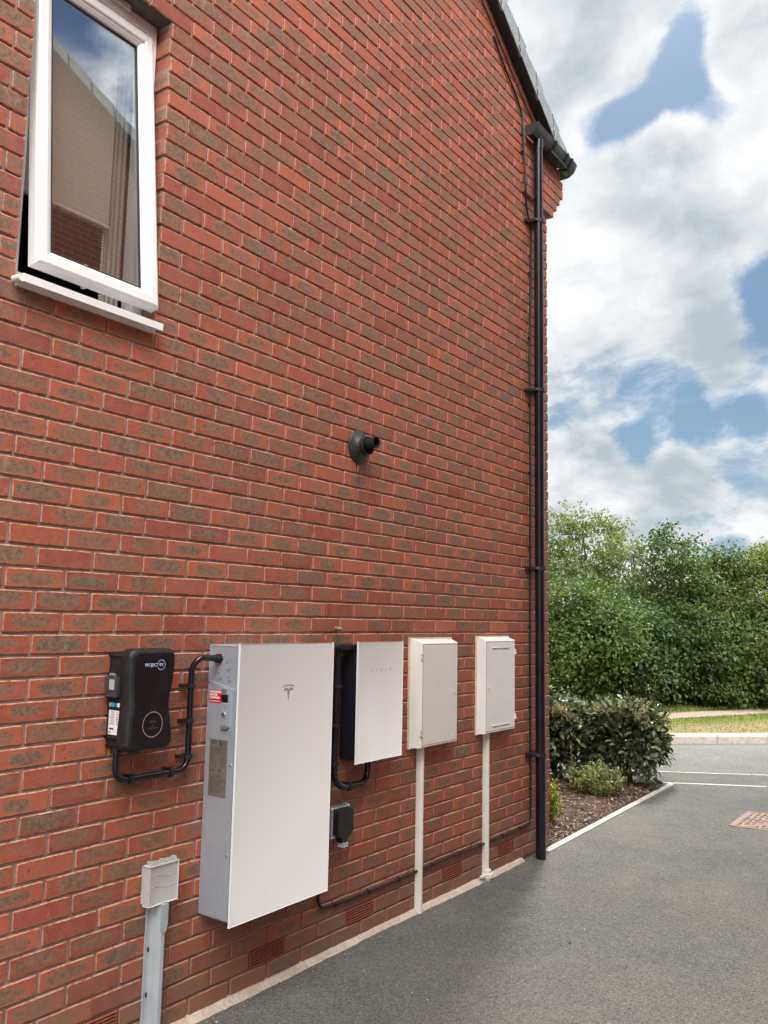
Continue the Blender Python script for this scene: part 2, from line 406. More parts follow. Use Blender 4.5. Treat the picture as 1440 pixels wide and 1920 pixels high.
M_chip = island([(.10,.06,.04),(.22,.15,.10),(.33,.25,.19),(.50,.41,.33)], .9)
M_bark = noisy((.09,.075,.055), (.15,.125,.10), 30, rough=.9, bump=.6, bscale=60); M_bark.name = 'tree_bark'

# ------------------------------------------------------------------ brick laying
HB = .0325
def lay(mb, quads, to3, seed):
    """quads: (s0, s1, z0, z1, depth0, depth1) in wall coordinates; to3(s, z, d) -> xyz; d>0 is into the wall"""
    rs = random.Random(seed); out_v, out_f, uv, rnd, edge = mb
    for (s0, s1, z0, z1, dl, dr) in quads:
        cs, cz = (s0+s1)/2, (z0+z1)/2; rr = (rs.random(), rs.random(), rs.random())
        j = lambda a=.0011: rs.uniform(-a, a)
        proud = rs.uniform(-.0012, .0012); tilt = rs.uniform(-.0008, .0008)
        c = .0035; L = s1-s0
        out = [(s0, z0+c), (s0+c, z0), (s0+L*.35, z0), (s0+L*.68, z0), (s1-c, z0), (s1, z0+c), (s1, z1-c), (s1-c, z1), (s0+L*.66, z1), (s0+L*.33, z1), (s0+c, z1), (s0, z1-c)]
        out = [(a+j(), b+j()) for a, b in out]
        n = len(out); base = len(out_v); b = .0032
        for k, (a, z) in enumerate(out):       # front loop
            sx = b if a < cs-L*.4 else (-b if a > cs+L*.4 else 0); sz = b if z < cz else -b
            fa, fz = a+sx, z+sz
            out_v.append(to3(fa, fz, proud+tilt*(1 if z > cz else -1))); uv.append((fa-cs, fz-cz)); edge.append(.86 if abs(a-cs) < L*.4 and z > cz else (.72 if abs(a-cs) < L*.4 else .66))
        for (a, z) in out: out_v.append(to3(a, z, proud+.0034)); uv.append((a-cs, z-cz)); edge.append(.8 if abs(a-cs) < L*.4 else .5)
        for (a, z) in out:
            dp = dl if a < cs-L*.4 else (dr if a > cs+L*.4 else .012)
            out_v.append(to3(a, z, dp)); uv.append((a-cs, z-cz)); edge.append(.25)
        out_v.append(to3(cs-L*.25, cz, proud)); uv.append((-L*.25, 0)); edge.append(0.)
        out_v.append(to3(cs+L*.25, cz, proud)); uv.append((L*.25, 0)); edge.append(0.)
        # inner loop close to the edge keeps the pale arris narrow
        inn = base+3*n+2
        for k, (a, z) in enumerate(out):
            sx = .0062 if a < cs-L*.4 else (-.0062 if a > cs+L*.4 else 0); sz = .0058 if z < cz else -.0062
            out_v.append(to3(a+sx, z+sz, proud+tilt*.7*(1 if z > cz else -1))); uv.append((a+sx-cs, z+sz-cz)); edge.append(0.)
        for k in range(n):
            m = (k+1) % n
            out_f.append((base+k, base+m, base+n+m, base+n+k)); out_f.append((base+n+k, base+n+m, base+2*n+m, base+2*n+k))
            out_f.append((inn+k, inn+m, base+m, base+k))
        out_f.append(tuple(inn+k for k in range(n)))
        nv = len(out_v)-base; rnd.extend([rr]*nv)
def brickmesh(name, mb, parent, m=None):
    out_v, out_f, uv, rnd, edge = mb
    me = bpy.data.meshes.new(name); off = wloc(parent) if parent else Vector((0,0,0))
    me.from_pydata([(v[0]-off.x, v[1]-off.y, v[2]-off.z) for v in out_v], [], out_f)
    ul = me.uv_layers.new(name='UVMap'); li = np.empty(len(me.loops), dtype=np.int32); me.loops.foreach_get('vertex_index', li)
    ul.data.foreach_set('uv', np.array(uv, dtype=np.float32)[li].ravel())
    a = me.attributes.new('rnd', 'FLOAT_VECTOR', 'POINT'); a.data.foreach_set('vector', np.array(rnd, dtype=np.float32).ravel())
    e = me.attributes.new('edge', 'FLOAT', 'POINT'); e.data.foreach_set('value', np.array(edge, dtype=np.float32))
    me.materials.append(m or M_brick)
    bm = bmesh.new(); bm.from_mesh(me); bmesh.ops.recalc_face_normals(bm, faces=bm.faces); bm.to_mesh(me); bm.free()
    o = bpy.data.objects.new(name, me); COL.objects.link(o)
    if parent: o.parent = parent
    return o
def newmb(): return ([], [], [], [], [])

# ------------------------------------------------------------------ the house
XC = 3.602                                   # corner of the gable wall
OX0, OX1, OZ0, OZ1 = -.7175, -.115, 1.1625, 2.5125   # window opening
def verge(x): return 4.11-.62*(x-3.0)        # underside of the verge
house = thing('brick_house', (1.5, 3.5, G), 'red brick house gable wall with black downpipe and open white window', 'house')
qs = []
vents = [-2, 1, 4, 7, 10]
airx = [(i+.5)*.225 for i in (-2, 2, 5, 9, 12)]
for r in range(-20, 78):
    z0, z1 = r*.075-HB, r*.075+HB
    off = .5 if r % 2 else 0.
    for i in range(-15, 17):
        s0, s1 = (i+off)*.225+.005, (i+1+off)*.225-.005
        if off and i == 15: s1 = XC; s0 = 15.5*.225+.005
        if s0 > XC-.02: continue
        s1 = min(s1, XC)
        if z0 > verge((s0+s1)/2)+.05: continue
        if z1 > verge(s1)+.03: s1 = min(s1, 3.0-(z1-4.13)/.62)
        if s1-s0 < .03: continue
        if r == -19 and any(abs(s0-.005-a) < .02 for a in airx): continue
        segs = [(s0, s1, .012, .012)]
        if 16 <= r <= 33:
            segs = []
            if s0 < OX0: segs.append((s0, min(s1, OX0), .012, .105 if s1 >= OX0-.01 else .012))
            if s1 > OX1: segs.append((max(s0, OX1), s1, .105 if s0 <= OX1+.01 else .012, .012))
        for a, b_, d0, d1 in segs:
            if b_-a > .025: qs.append((a, b_, z0, z1, d0, d1))
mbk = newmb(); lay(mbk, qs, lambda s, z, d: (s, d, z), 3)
# front elevation round the corner (alternating headers tie it in)
qf = []
for r in range(-20, 43):
    z0, z1 = r*.075-HB, r*.075+HB; off = 0. if r % 2 else .5
    for i in range(-1, 14):
        s0, s1 = (i+off)*.225+.005, (i+1+off)*.225-.005
        if s1 < .05: continue
        s0 = max(s0, .012); qf.append((s0, s1, z0, z1, .012, .012))
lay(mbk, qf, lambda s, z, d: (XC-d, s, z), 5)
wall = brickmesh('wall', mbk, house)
# mortar body behind the bricks, in pieces round the opening
mo = MB(); Y0, Y1 = .0085, .10
lft = -3.4
def gz(x): return verge(x)+.02
mo.ext([(lft, G-.05), (XC-.009, G-.05), (XC-.009, OZ0-.004), (lft, OZ0-.004)], 'y', Y0, Y1)
mo.ext([(lft, OZ0-.004), (OX0-.008, OZ0-.004), (OX0-.008, OZ1+.004), (lft, OZ1+.004)], 'y', Y0, Y1)
mo.ext([(OX1+.008, OZ0-.004), (XC-.009, OZ0-.004), (XC-.009, OZ1+.004), (OX1+.008, OZ1+.004)], 'y', Y0, Y1)
mo.ext([(lft, OZ1+.004), (XC-.009, OZ1+.004), (XC-.009, gz(XC)), (0., gz(0.)), (-3.4, gz(0.)-.1)], 'y', Y0, Y1)
mo.box(XC-.11, XC-.0091, Y1, 3.3, G-.05, 3.6)
mo.build('mortar', M_mortar, wall)
# room behind the window and body of the house
rm = MB()
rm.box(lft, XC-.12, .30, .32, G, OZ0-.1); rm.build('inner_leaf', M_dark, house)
room = MB()
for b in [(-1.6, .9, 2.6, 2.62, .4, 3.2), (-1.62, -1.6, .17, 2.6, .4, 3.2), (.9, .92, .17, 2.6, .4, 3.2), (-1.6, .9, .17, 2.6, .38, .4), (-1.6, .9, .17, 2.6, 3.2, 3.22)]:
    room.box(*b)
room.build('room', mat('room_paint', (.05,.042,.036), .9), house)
# lintel
MB().box(OX0-.006, OX1+.006, .012, .18, OZ1-.001, OZ1+.045).build('lintel', M_lintel, house)
# verge band of cut brick under the tiles
vb = newmb(); q = []
x = 1.0
ca, sa = math.cos(math.atan(.62)), math.sin(math.atan(.62))
nb = 0
while x < 3.34:
    q.append((nb*.225+.002, nb*.225+.221, -.022, .022, .02, .02)); nb += 1; x += .225*ca
def band(s, z, d): return (1.0+s*ca+z*sa, -.016+d, (verge(1.0)-.034)-s*sa+z*ca)
lay(vb, q, band, 9); brickmesh('verge_band', vb, house)
# corbelled kneeler at the eaves
kb = newmb(); kq = []
for (r, xe) in ((43, 3.672), (44, 3.73), (45, 3.79), (46, 3.85), (47, 3.85), (48, 3.80)):
    z0, z1 = r*.075-HB-.0, r*.075+HB; cuts = [3.165+(.0 if r > 43 else .0), 3.33 if r % 2 else 3.23, 3.445 if r % 2 else 3.55, 3.66 if r % 2 else 3.61, xe]
    cuts = [c for c in cuts if c < xe-.03]+[xe]
    for a, b_ in zip(cuts, cuts[1:]): kq.append((a+(.003 if a > 3.17 else 0), b_-(.003 if b_ < xe else 0), z0+.002, z1+.003, .04, .04))
lay(kb, kq, lambda s, z, d: (s, -.026+d, z), 12)
for (r, xe) in ((43, 3.672), (44, 3.73), (45, 3.79), (46, 3.85), (47, 3.85)):
    z0, z1 = r*.075-HB, r*.075+HB
    lay(kb, [(-.022+i*.225, -.022+(i+1)*.225-.008, z0+.002, z1+.003, .1, .1) for i in range(0, 14)], lambda s, z, d, xe=xe: (xe-d, s, z), 20+r)
kn = brickmesh('kneeler', kb, house)
kk = MB(); kk.box(3.172, 3.66, -.018, .0, 43*.075-HB+.004, 3.62)
for (r, xe) in ((43, 3.672), (44, 3.73), (45, 3.79), (46, 3.85), (47, 3.85)):
    kk.box(3.60, xe-.008, -.017, 3.0, r*.075-HB+.003, r*.075+HB+.007)
kk.build('core', M_mortar, kn)
# roof: overlapping tiles with stepped ends on the verge
rf = MB(); SL = .345
def rp(s, y, h):   # s down the slope from x=3.86, h above the underside plane
    x = 3.80-s*ca; z = verge(3.80)+s*sa
    return (x+h*sa, y, z+h*ca)
und = MB()
und.add([rp(.06, -.085, 0), rp(6.3, -.085, 0), rp(6.3, .02, 0), rp(.06, .02, 0), rp(.06, -.085, .035), rp(6.3, -.085, .035), rp(6.3, .02, .035), rp(.06, .02, .035)],
        [(0,1,2,3), (4,7,6,5), (0,4,5,1), (1,5,6,2), (2,6,7,3), (3,7,4,0)])
und.build('undercloak', M_soffit, house)
tl = MB()
for k in range(18):
    s0, s1 = k*SL-.06+(.10 if k == 0 else 0), (k+1)*SL-.02
    y0, y1 = -.095, 5.0
    lo0, lo1, hi0, hi1 = -.012, .012, .140, .118      # lower end stands proud of the tile below
    vs_ = [rp(s0, y0-.004, lo0), rp(s1, y0+.002, lo1), rp(s1, y0+.002, hi1), rp(s0, y0-.004, hi0), rp(s0, -.04, lo0+.03), rp(s1, -.04, lo1+.03), rp(s1, -.04, hi1+.002), rp(s0, -.04, hi0+.002)]
    tl.add(vs_, [(0,1,2,3), (4,7,6,5), (0,4,5,1), (1,5,6,2), (2,6,7,3), (3,7,4,0)])
    y1 = 5.0
    vs_ = [rp(s0, -.04, .075), rp(s1, -.04, .06), rp(s1, -.04, hi1-.004), rp(s0, -.04, hi0-.004), rp(s0, y1, .075), rp(s1, y1, .06), rp(s1, y1, hi1-.004), rp(s0, y1, hi0-.004)]
    tl.add(vs_, [(0,1,2,3), (4,7,6,5), (0,4,5,1), (1,5,6,2), (2,6,7,3), (3,7,4,0)])
rfo = tl.build('roof', M_tile, house)
for k in range(9):
    s = k*SL-.02; cl = MB()
    cl.tube([rp(s-.004, -.1015, .0), rp(s+.03, -.1015, .03)], .003, 6); cl.build('verge_clip', M_seal, rfo)
    cl = MB(); cl.tube([rp(s+.11, -.0985, .135), rp(s+.05, -.0985, .075), rp(s+.05, -.0985, .045)], .0022, 6); cl.build('verge_clip', M_seal, rfo)
# gutter: gable return and front run, ogee profile
gp = [(-.028, 3.705), (-.028, 3.665), (-.036, 3.640), (-.060, 3.628), (-.088, 3.630), (-.110, 3.650), (-.124, 3.672), (-.130, 3.690), (-.136, 3.705), (-.130, 3.708), (-.122, 3.690), (-.104, 3.658), (-.086, 3.638), (-.060, 3.636), (-.040, 3.645), (-.034, 3.668), (-.034, 3.705)]
gt = MB(); PC = (3.860, -.028)
stn = [((3.165, -.028), (0., -1.)), (PC, (0., -1.))]+[(PC, (math.sin(R(q*15)), -math.cos(R(q*15)))) for q in range(1, 6)]+[(PC, (1., 0.)), ((3.860, 3.2), (1., 0.))]
for (c0, d0) in stn: gt.v.extend([(c0[0]+d0[0]*(-p[0]-.028), c0[1]+d0[1]*(-p[0]-.028), p[1]) for p in gp])
ng = len(gp)
for q in range(len(stn)-1):
    for i in range(ng): gt.f.append((q*ng+i, q*ng+(i+1) % ng, (q+1)*ng+(i+1) % ng, (q+1)*ng+i))
gut = gt.build('gutter', M_gutter, house, smooth=True, angle=30)
sc_ = MB()
solid = [(-.028, 3.708), (-.028, 3.66), (-.036, 3.634), (-.060, 3.622), (-.090, 3.624), (-.114, 3.646), (-.130, 3.672), (-.140, 3.708)]
sc_.ext(solid, 'x', 3.158, 3.178); sc_.build('stop_end', M_gutter, gut, smooth=True)
for xx in (3.47, 3.69):
    s = MB(); s.ext([(y*1.05+.001, z-.003) for y, z in solid], 'x', xx, xx+.02); s.build('bracket', M_blackmat, gut, smooth=True)
# corner angle and dark boxed underside
for (c0, c1) in (((3.775, 0), (3.795, 0)),):
    k = MB(); k.ext([(y*1.05+.001, z-.003) for y, z in solid], 'x', c0[0], c1[0]); k.build('corner_joint', M_blackmat, gut, smooth=True)
MB().ext([(3.46, 3.612), (3.70, 3.612), (3.72, 3.632), (3.44, 3.632)], 'y', -.11, -.03).build('fascia', M_soffit, house)
ot = MB(); ot.tube([(3.285, -.078, 3.555), (3.285, -.078, 3.632)], .038, 24); ot.build('outlet', M_pipe, gut, smooth=True)
# downpipe
PX, PY = 3.283, -.078
dp = MB(); dp.tube([(PX, PY, z) for z in (G+.0, -.6, .6, 1.8, 2.9, 3.60)], .034, 32)
pipe = dp.build('downpipe', M_pipe, house, smooth=True)
def pipeclip(z):
    c = MB(); c.tube([(PX, PY, z-.016), (PX, PY, z+.016)], .039, 28)
    c.box(PX-.028, PX+.028, PY+.025, -.008, z-.012, z+.012, .002)
    o = c.build('pipe_clip', M_blackmat, pipe, smooth=True)
    l = MB(); l.box(PX-.085, PX+.085, -.022, -.002, z-.013, z+.013, .003)
    l.box(PX-.052, PX-.030, PY-.004, -.012, z-.012, z+.012, .003)
    l.build('lug', M_blackmat, o, smooth=True)
    s = MB(); s.tube([(PX-.047, PY-.012, z), (PX-.047, PY, z)], .005, 10); s.build('screw', M_silverhi, o)
    return o
for z in (2.99, 1.70, .41, -.87): pipeclip(z)
# air bricks and weep vents
def airbrick(x0):
    z = -19*.075; w = .215
    a = MB()
    for zz in np.linspace(z-HB+.003, z+HB-.003, 6): a.box(x0+.005, x0+.005+w, -.004, .006, zz-.0019, zz+.0019)
    for xx in np.linspace(x0+.008, x0+.002+w, 9): a.box(xx-.002, xx+.002, .001, .006, z-HB, z+HB)
    return a
for k, x0 in enumerate(airx):
    if k == 0:
        ab = airbrick(x0).build('air_brick', M_terrac, house)
        MB().box(x0+.005, x0+.22, .0065, .0083, -19*.075-HB, -19*.075+HB).build('dark_slots', M_dark, ab)
    else: copyobj(ab, (x0-airx[0], 0, 0))
wv = None
for x in (airx[0]+.1125, airx[1]+.1125):
    if wv is None:
        w = MB(); w.box(x-.005, x+.005, .0, .010, -18*.075-HB, -18*.075+HB)
        for zz in np.linspace(-18*.075-HB+.004, -18*.075+HB-.004, 9): w.box(x-.0065, x+.0065, -.002, .004, zz-.0015, zz+.0015)
        wv = w.build('weep_vent', M_terrac, house)
    else: copyobj(wv, (airx[1]-airx[0], 0, 0))

# ------------------------------------------------------------------ window (a part of the house)
win = MB()
fy0, fy1, fw = .085, .150, .055
def frame4(mb, x0, x1, z0, z1, w, y0, y1, bev=.003):
    mb.box(x0, x0+w, y0, y1, z0, z1, bev); mb.box(x1-w, x1, y0, y1, z0, z1, bev)
    mb.box(x0+w, x1-w, y0, y1, z1-w, z1, bev); mb.box(x0+w, x1-w, y0, y1, z0, z0+w, bev)
frame4(win, OX0+.002, OX1-.002, OZ0+.02, OZ1-.003, fw, fy0, fy1)
win.box(OX0+.03, OX1-.03, .10, .16, OZ0+.02, OZ0+.075, .003)
window = win.build('window', M_upvc, house, smooth=True)
sl_ = MB()
sl_.ext([(.09, 1.190), (-.052, 1.180), (-.056, 1.178), (-.056, 1.150), (-.048, 1.150), (-.044, 1.160), (-.010, 1.160), (-.010, 1.146), (.09, 1.150)], 'x', -.718, -.119)
sl_.build('sill', M_upvc, window, smooth=True, angle=25)
ec = MB(); ec.tube([(-.720, -.048, 1.164), (-.720, .0, 1.168)], .013, 10); ec.build('sill_end_cap', M_cream, window, smooth=True)
tv = MB(); tv.box(-.62, -.27, .062, .09, 2.485, 2.510, .003)
for xx in np.arange(-.60, -.28, .012): tv.box(xx, xx+.005, .058, .064, 2.488, 2.505)
tv.build('trickle_vent', M_greycap, window)
# sash, hinged at the top and pushed open at the bottom
sash = bpy.data.objects.new('sash', None)
A = Vector((0, .078, 2.452)); B = Vector((0, -.052, 1.236))      # outer face, top and bottom
ev = (A-B).normalized(); en = Vector((0, ev.z, -ev.y)) * -1       # up the sash, outward
if en.y > 0: en = -en
HS = (A-B).length
def sp(x, t, n): p = B+ev*t+en*n; return (x, p.y, p.z)
SX0, SX1, SW = -.674, -.137, .072
def sbox(mb, x0, x1, t0, t1, n0, n1):
    vs_ = [sp(x, t, n) for n in (n0, n1) for (x, t) in ((x0, t0), (x1, t0), (x1, t1), (x0, t1))]
    mb.add(vs_, [(0,3,2,1), (4,5,6,7), (0,1,5,4), (1,2,6,5), (2,3,7,6), (3,0,4,7)])
sm = MB()
# mitred moulding: profile (inset from outer edge, outward offset)
prof = [(0, -.052), (0, -.012), (.004, -.004), (.012, 0), (.040, 0), (.046, -.003), (.048, -.010), (.056, -.012), (.060, -.016), (.066, -.020), (.072, -.032), (.072, -.052)]
base = len(sm.v)
for (ins, n) in prof:
    sm.v.extend([sp(SX0+ins, ins, n), sp(SX1-ins, ins, n), sp(SX1-ins, HS-ins, n), sp(SX0+ins, HS-ins, n)])
for k in range(len(prof)-1):
    for c in range(4):
        d = (c+1) % 4; sm.f.append((base+k*4+c, base+k*4+d, base+(k+1)*4+d, base+(k+1)*4+c))
for c in range(4):
    d = (c+1) % 4; k = len(prof)-1; sm.f.append((base+k*4+c, base+k*4+d, base+d, base+c))
sash = sm.build('sash', M_upvc, window, smooth=True, angle=12)
gk = MB(); frz = .074
for a in [(SX0+.070, SX0+.076, .07, HS-.07), (SX1-.076, SX1-.070, .07, HS-.07), (SX0+.07, SX1-.07, .070, .076), (SX0+.07, SX1-.07, HS-.076, HS-.070)]:
    sbox(gk, a[0], a[1], a[2], a[3], -.034, -.026)
gk.build('gasket', M_seal, sash)
def glass_build(nt, b):
    out = [n for n in nt.n if n.type == 'OUTPUT_MATERIAL'][0]
    gl = nt.node('ShaderNodeBsdfGlossy'); gl.inputs['Roughness'].default_value = .0; gl.inputs['Color'].default_value = (.86,.9,.95,1)
    tr = nt.node('ShaderNodeBsdfTransparent'); tr.inputs[0].default_value = (.92,.93,.925,1)
    g = nt.node('ShaderNodeNewGeometry'); ca_ = nt.math('ABSOLUTE', nt.vmath('DOT_PRODUCT', g.outputs['Incoming'], g.outputs['Normal'], out=1))
    ms = nt.node('ShaderNodeMixShader'); nt.l.new(nt.math('ADD', nt.math('MULTIPLY', nt.math('POWER', nt.math('SUBTRACT', 1., ca_), 3.), .9), .17, clamp=True), ms.inputs[0])
    nt.l.new(tr.outputs[0], ms.inputs[1]); nt.l.new(gl.outputs[0], ms.inputs[2]); nt.l.new(ms.outputs[0], out.inputs[0])
M_glass = mat('window_glass', build=glass_build)
gm = MB(); sbox(gm, SX0+.071, SX1-.071, .071, HS-.071, -.036, -.032); gm.build('glass', M_glass, sash)
hd = MB(); sbox(hd, -.44, -.425, .01, .10, -.085, -.06); hd.build('handle', M_upvc, sash)
st = MB(); st.tube([(-.17, .095, 1.95), (-.165, .02, 1.62)], .006, 8);
st.build('stay', M_silverhi, window)
# roller blind and inner trim seen through the glass
bl = MB(); bl.box(-.68, -.225, .19, .194, 1.60, 2.55); bl.tube([(-.68, .192, 1.598), (-.225, .192, 1.598)], .011, 10)
blo = bl.build('blind', M_blind, window, smooth=True)
ch = MB()
for zz in np.arange(1.25, 2.4, .012): ch.box(-.238, -.232, .205, .211, zz, zz+.007)
ch.build('bead_chain', M_upvc, blo)
cu_ = MB(); 
for k in range(7): cu_.tube([(-.205+k*.012, .235+.01*(k % 2), 1.2), (-.205+k*.012, .235+.01*(k % 2), 2.5)], .008, 8)
cu_.build('curtain', M_blind, window, smooth=True)

# ------------------------------------------------------------------ EV charger
ev_ = thing('wall_charger', (-.14, 0, -.45), 'black car charger box with glossy face, at left end of wall units', 'car charger')
bb = MB(); bb.box(-.236, -.05, .0, -.085, -.415, -.118, .008, 3)
bb.build('back_box', M_blackmat, ev_, smooth=True)
def shell(x0, x1, z0, z1, r, w):
    pts = rrect(x0, x1, z0, z1, r, 8); out = []
    n2_ = []
    for i, p in enumerate(pts):
        n2_.append(p); q = pts[(i+1) % len(pts)]
        if abs(q[1]-p[1]) > .1:
            for k in range(1, 16): n2_.append((p[0]+(q[0]-p[0])*k/16, p[1]+(q[1]-p[1])*k/16))
    cz = -.292
    for (x, z) in n2_:
        if x > (x0+x1)/2: x -= w*math.exp(-((z-cz)/.075)**2)
        else: x += w*.35*math.exp(-((z-cz)/.075)**2)
        out.append((x, z))
    return out
SH = MB()
loops = []
for (ins, y) in [(.006, -.070), (0, -.076), (0, -.112), (.002, -.122), (.007, -.129), (.014, -.133)]:
    loops.append([(x, y, z) for x, z in shell(-.247+ins, -.032-ins, -.459+ins, -.091-ins, .030-ins*.5, .020)])
n = len(loops[0]); base = 0
for L in loops: SH.v.extend(L)
for k in range(len(loops)-1):
    for i in range(n):
        j = (i+1) % n; SH.f.append((k*n+i, k*n+j, (k+1)*n+j, (k+1)*n+i))
SH.f.append(tuple(range(n))); SH.f.append(tuple((len(loops)-1)*n+i for i in range(n)))
sh = SH.build('shell', M_blackmat, ev_, smooth=True, angle=60)
FC = MB(); FC.ext(shell(-.225, -.046, -.446, -.108, .018, .019), 'y', -.130, -.1345)
fc = FC.build('face_panel', M_blackpl, ev_)
text('lettering', 'PROJECT', .0172, (-.1525, -.1352, -.151), FRONT, M_txtlav, fc, sx=.92)
text('lettering', 'EV', .0165, (-.108, -.1352, -.151), FRONT, M_txtlav, fc, sx=.95)
tk = MB()
for k in range(30):
    a = 2*math.pi*k/30
    if 2.6 < a < 3.7: continue
    c, s = math.cos(a), math.sin(a); w = .0008
    p = [(-.108+c*.0162-s*w, -.151+s*.0162+c*w), (-.108+c*.0195-s*w, -.151+s*.0195+c*w), (-.108+c*.0195+s*w, -.151+s*.0195-c*w), (-.108+c*.0162+s*w, -.151+s*.0162-c*w)]
    tk.ext(p, 'y', -.1346, -.1354)
tk.build('logo_ring', M_txtlav, fc)
rg = MB(); ringmesh(rg, circ(-.135, -.366, .046, 48), circ(-.135, -.366, .0438, 48), 'y', -.1352); rg.build('ring_mark', M_beige, fc)
text('lettering', 'RFID', .013, (-.135, -.1352, -.357), FRONT, M_dimtxt, fc)
text('lettering', 'by', .009, (-.135, -.1352, -.370), FRONT, M_dimtxt, fc)
text('lettering', 'PROJECTEV', .009, (-.135, -.1352, -.380), FRONT, M_dimtxt, fc)
XS = -.2362
lb = MB(); lb.box(XS-.001, XS+.001, -.070, -.013, -.402, -.315); lbo = lb.build('rating_label', M_white, ev_)
ln = MB()
rs = random.Random(4)
for k, zz in enumerate([-.321, -.328, -.334, -.340, -.346, -.352, -.358, -.364]):
    ln.box(XS-.0016, XS-.001, -.066, -.066+rs.uniform(.006, .012), zz-.0011, zz+.0011); ln.box(XS-.0016, XS-.001, -.045, -.045+rs.uniform(.018, .028), zz-.0008, zz+.0008)
ln.box(XS-.0016, XS-.001, -.044, -.020, -.384, -.378)
ln.build('print', M_darktxt, lbo)
text('lettering', 'CE', .010, (XS-.0016, -.022, -.394), SIDE, M_darktxt, lbo)
for k, mm in enumerate((M_greydot, M_cyan, M_blue, M_white)):
    d = MB(); d.ext([(y, z) for y, z in circ(-.019-k*.0155, -.295-.0*k, .0082, 20)], 'x', XS-.0015, XS+.001); d.build('round_sticker', mm, ev_)
rc = MB(); rc.box(XS-.022, XS+.002, -.072, -.004, -.268, -.192, .004, 2); rco = rc.build('breaker_cover', M_smoke, ev_, smooth=True)
rw = MB(); rw.box(XS-.0228, XS-.0218, -.062, -.034, -.240, -.203); rw.build('breaker_window', M_greydot, rco)
rh = MB(); rh.tube([(XS-.012, -.022, -.187), (XS-.012, -.050, -.187)], .006, 10); rh.build('hinge', M_greydark, rco)
ft = MB(); ft.box(-.232, -.17, -.004, -.074, -.440, -.412, .010, 3); ft.tube([(-.214, -.038, -.470), (-.214, -.038, -.425)], .019, 16)
ft.tube([(-.185, -.100, -.468), (-.185, -.100, -.452)], .022, 16)
ft.build('cable_entry', M_blackmat, ev_, smooth=True)

# ------------------------------------------------------------------ conduits
def conduit(name, label, path, r, m, clips, parent=None, cl_r=.019, w=.007, bend=.05):
    t = thing(name, (path[0][0], 0, path[0][2]), label, 'conduit')
    c = MB(); P = arc(path, bend, 8); c.tube(P, r, 16); c.build('tube', m, t, smooth=True)
    for (x, z, ax) in clips:
        k = MB(); yy = path[0][1] if len(path[0]) > 2 else -.04
        a = (x-w, yy, z) if ax == 'x' else (x, yy, z-w); b_ = (x+w, yy, z) if ax == 'x' else (x, yy, z+w)
        k.tube([a, b_], cl_r, 16)
        if ax == 'x': k.box(x-w, x+w, yy, -.001, z-cl_r*.8, z+cl_r*.8, .001)
        else: k.box(x-cl_r*.8, x+cl_r*.8, yy, -.001, z-w, z+w, .001); k.box(x-.034, x-.012, yy+.004, -.002, z-w, z+w, .001)
        k.build('saddle_clip', M_blackmat, t, smooth=True)
    return t
c1 = conduit('conduit', 'black bent conduit from the car charger to the left side of the battery cabinet',
        [(-.214, -.038, -.44), (-.214, -.038, -.571), (.130, -.038, -.571), (.130, -.038, -.17), (.150, -.060, -.135), (.262, -.060, -.140)], .0125, M_pipe,
        [(-.146, -.571, 'x'), (.043, -.571, 'x'), (.130, -.520, 'z'), (.130, -.383, 'z'), (.130, -.245, 'z')], bend=.055)
gl_ = MB(); gl_.tube([(.232, -.060, -.1395), (.250, -.060, -.140)], .0165, 6); gl_.tube([(.250, -.060, -.140), (.262, -.060, -.140)], .021, 6)
gl_.build('cable_gland', M_blackmat, c1)
c2 = conduit('conduit', 'thick black conduit looping under the narrow white panel beside the battery cabinet',
        [(1.055, -.05, -.118), (1.055, -.05, -.40), (1.046, -.05, -.778), (1.322, -.05, -.785), (1.322, -.05, -.64)], .017, M_pipe,
        [(1.055, -.294, 'z'), (1.052, -.48, 'z'), (1.048, -.66, 'z'), (1.165, -.782, 'x')], cl_r=.0235, bend=.105)
tb = MB(); tb.tube([(.90, -.06, -.105), (1.15, -.06, -.105)], .017, 12); tb.box(1.03, 1.14, -.09, -.03, -.118, -.092, .004); tb.tube([(1.068, -.05, -.15), (1.068, -.05, -.10)], .024, 12)
tb.build('tee_joint', M_blackmat, c2, smooth=True)
# thin cable along the foot of the wall and up beside the downpipe
cbp = [(1.0, -.012, -1.16), (1.0, -.012, -1.325), (1.25, -.012, -1.336), (1.62, -.013, -1.338), (2.1, -.012, -1.331), (2.6, -.012, -1.336), (3.262, -.012, -1.334), (3.262, -.012, -.9), (3.258, -.012, 0.), (3.27, -.012, 1.), (3.262, -.012, 2.), (3.300, -.012, 2.95), (3.215, -.012, 3.08), (3.15, -.04, 3.19), (3.15, -.012, 3.80), (3.03, -.012, 3.91), (2.86, -.012, 4.02), (2.70, -.012, 4.155)]
ct = thing('cable', (1.0, 0, -1.2), 'thin black cable running low along the brick wall then up beside the downpipe', 'cable')
c = MB(); c.tube(arc(cbp, .06, 6), .0075, 10); c.build('sheath', M_blackmat, ct, smooth=True)
proto = None
for (x, z, v) in [(1.12,-1.333,0),(1.40,-1.337,0),(1.67,-1.338,0),(2.0,-1.332,0),(2.30,-1.333,0),(2.55,-1.336,0),(2.85,-1.335,0),(3.1,-1.334,0)]+[(3.26,z,1) for z in (-1.1,-.55,0.,.55,1.1,1.6,2.1,2.6)]+[(3.15,3.5,1)]:
    k = MB(); k.box(*((x-.004, x+.004, -.022, -.002, z-.009, z+.009) if not v else (x-.009, x+.009, -.022, -.002, z-.004, z+.004)))
    k.build('cable_clip', M_blackpl, ct)

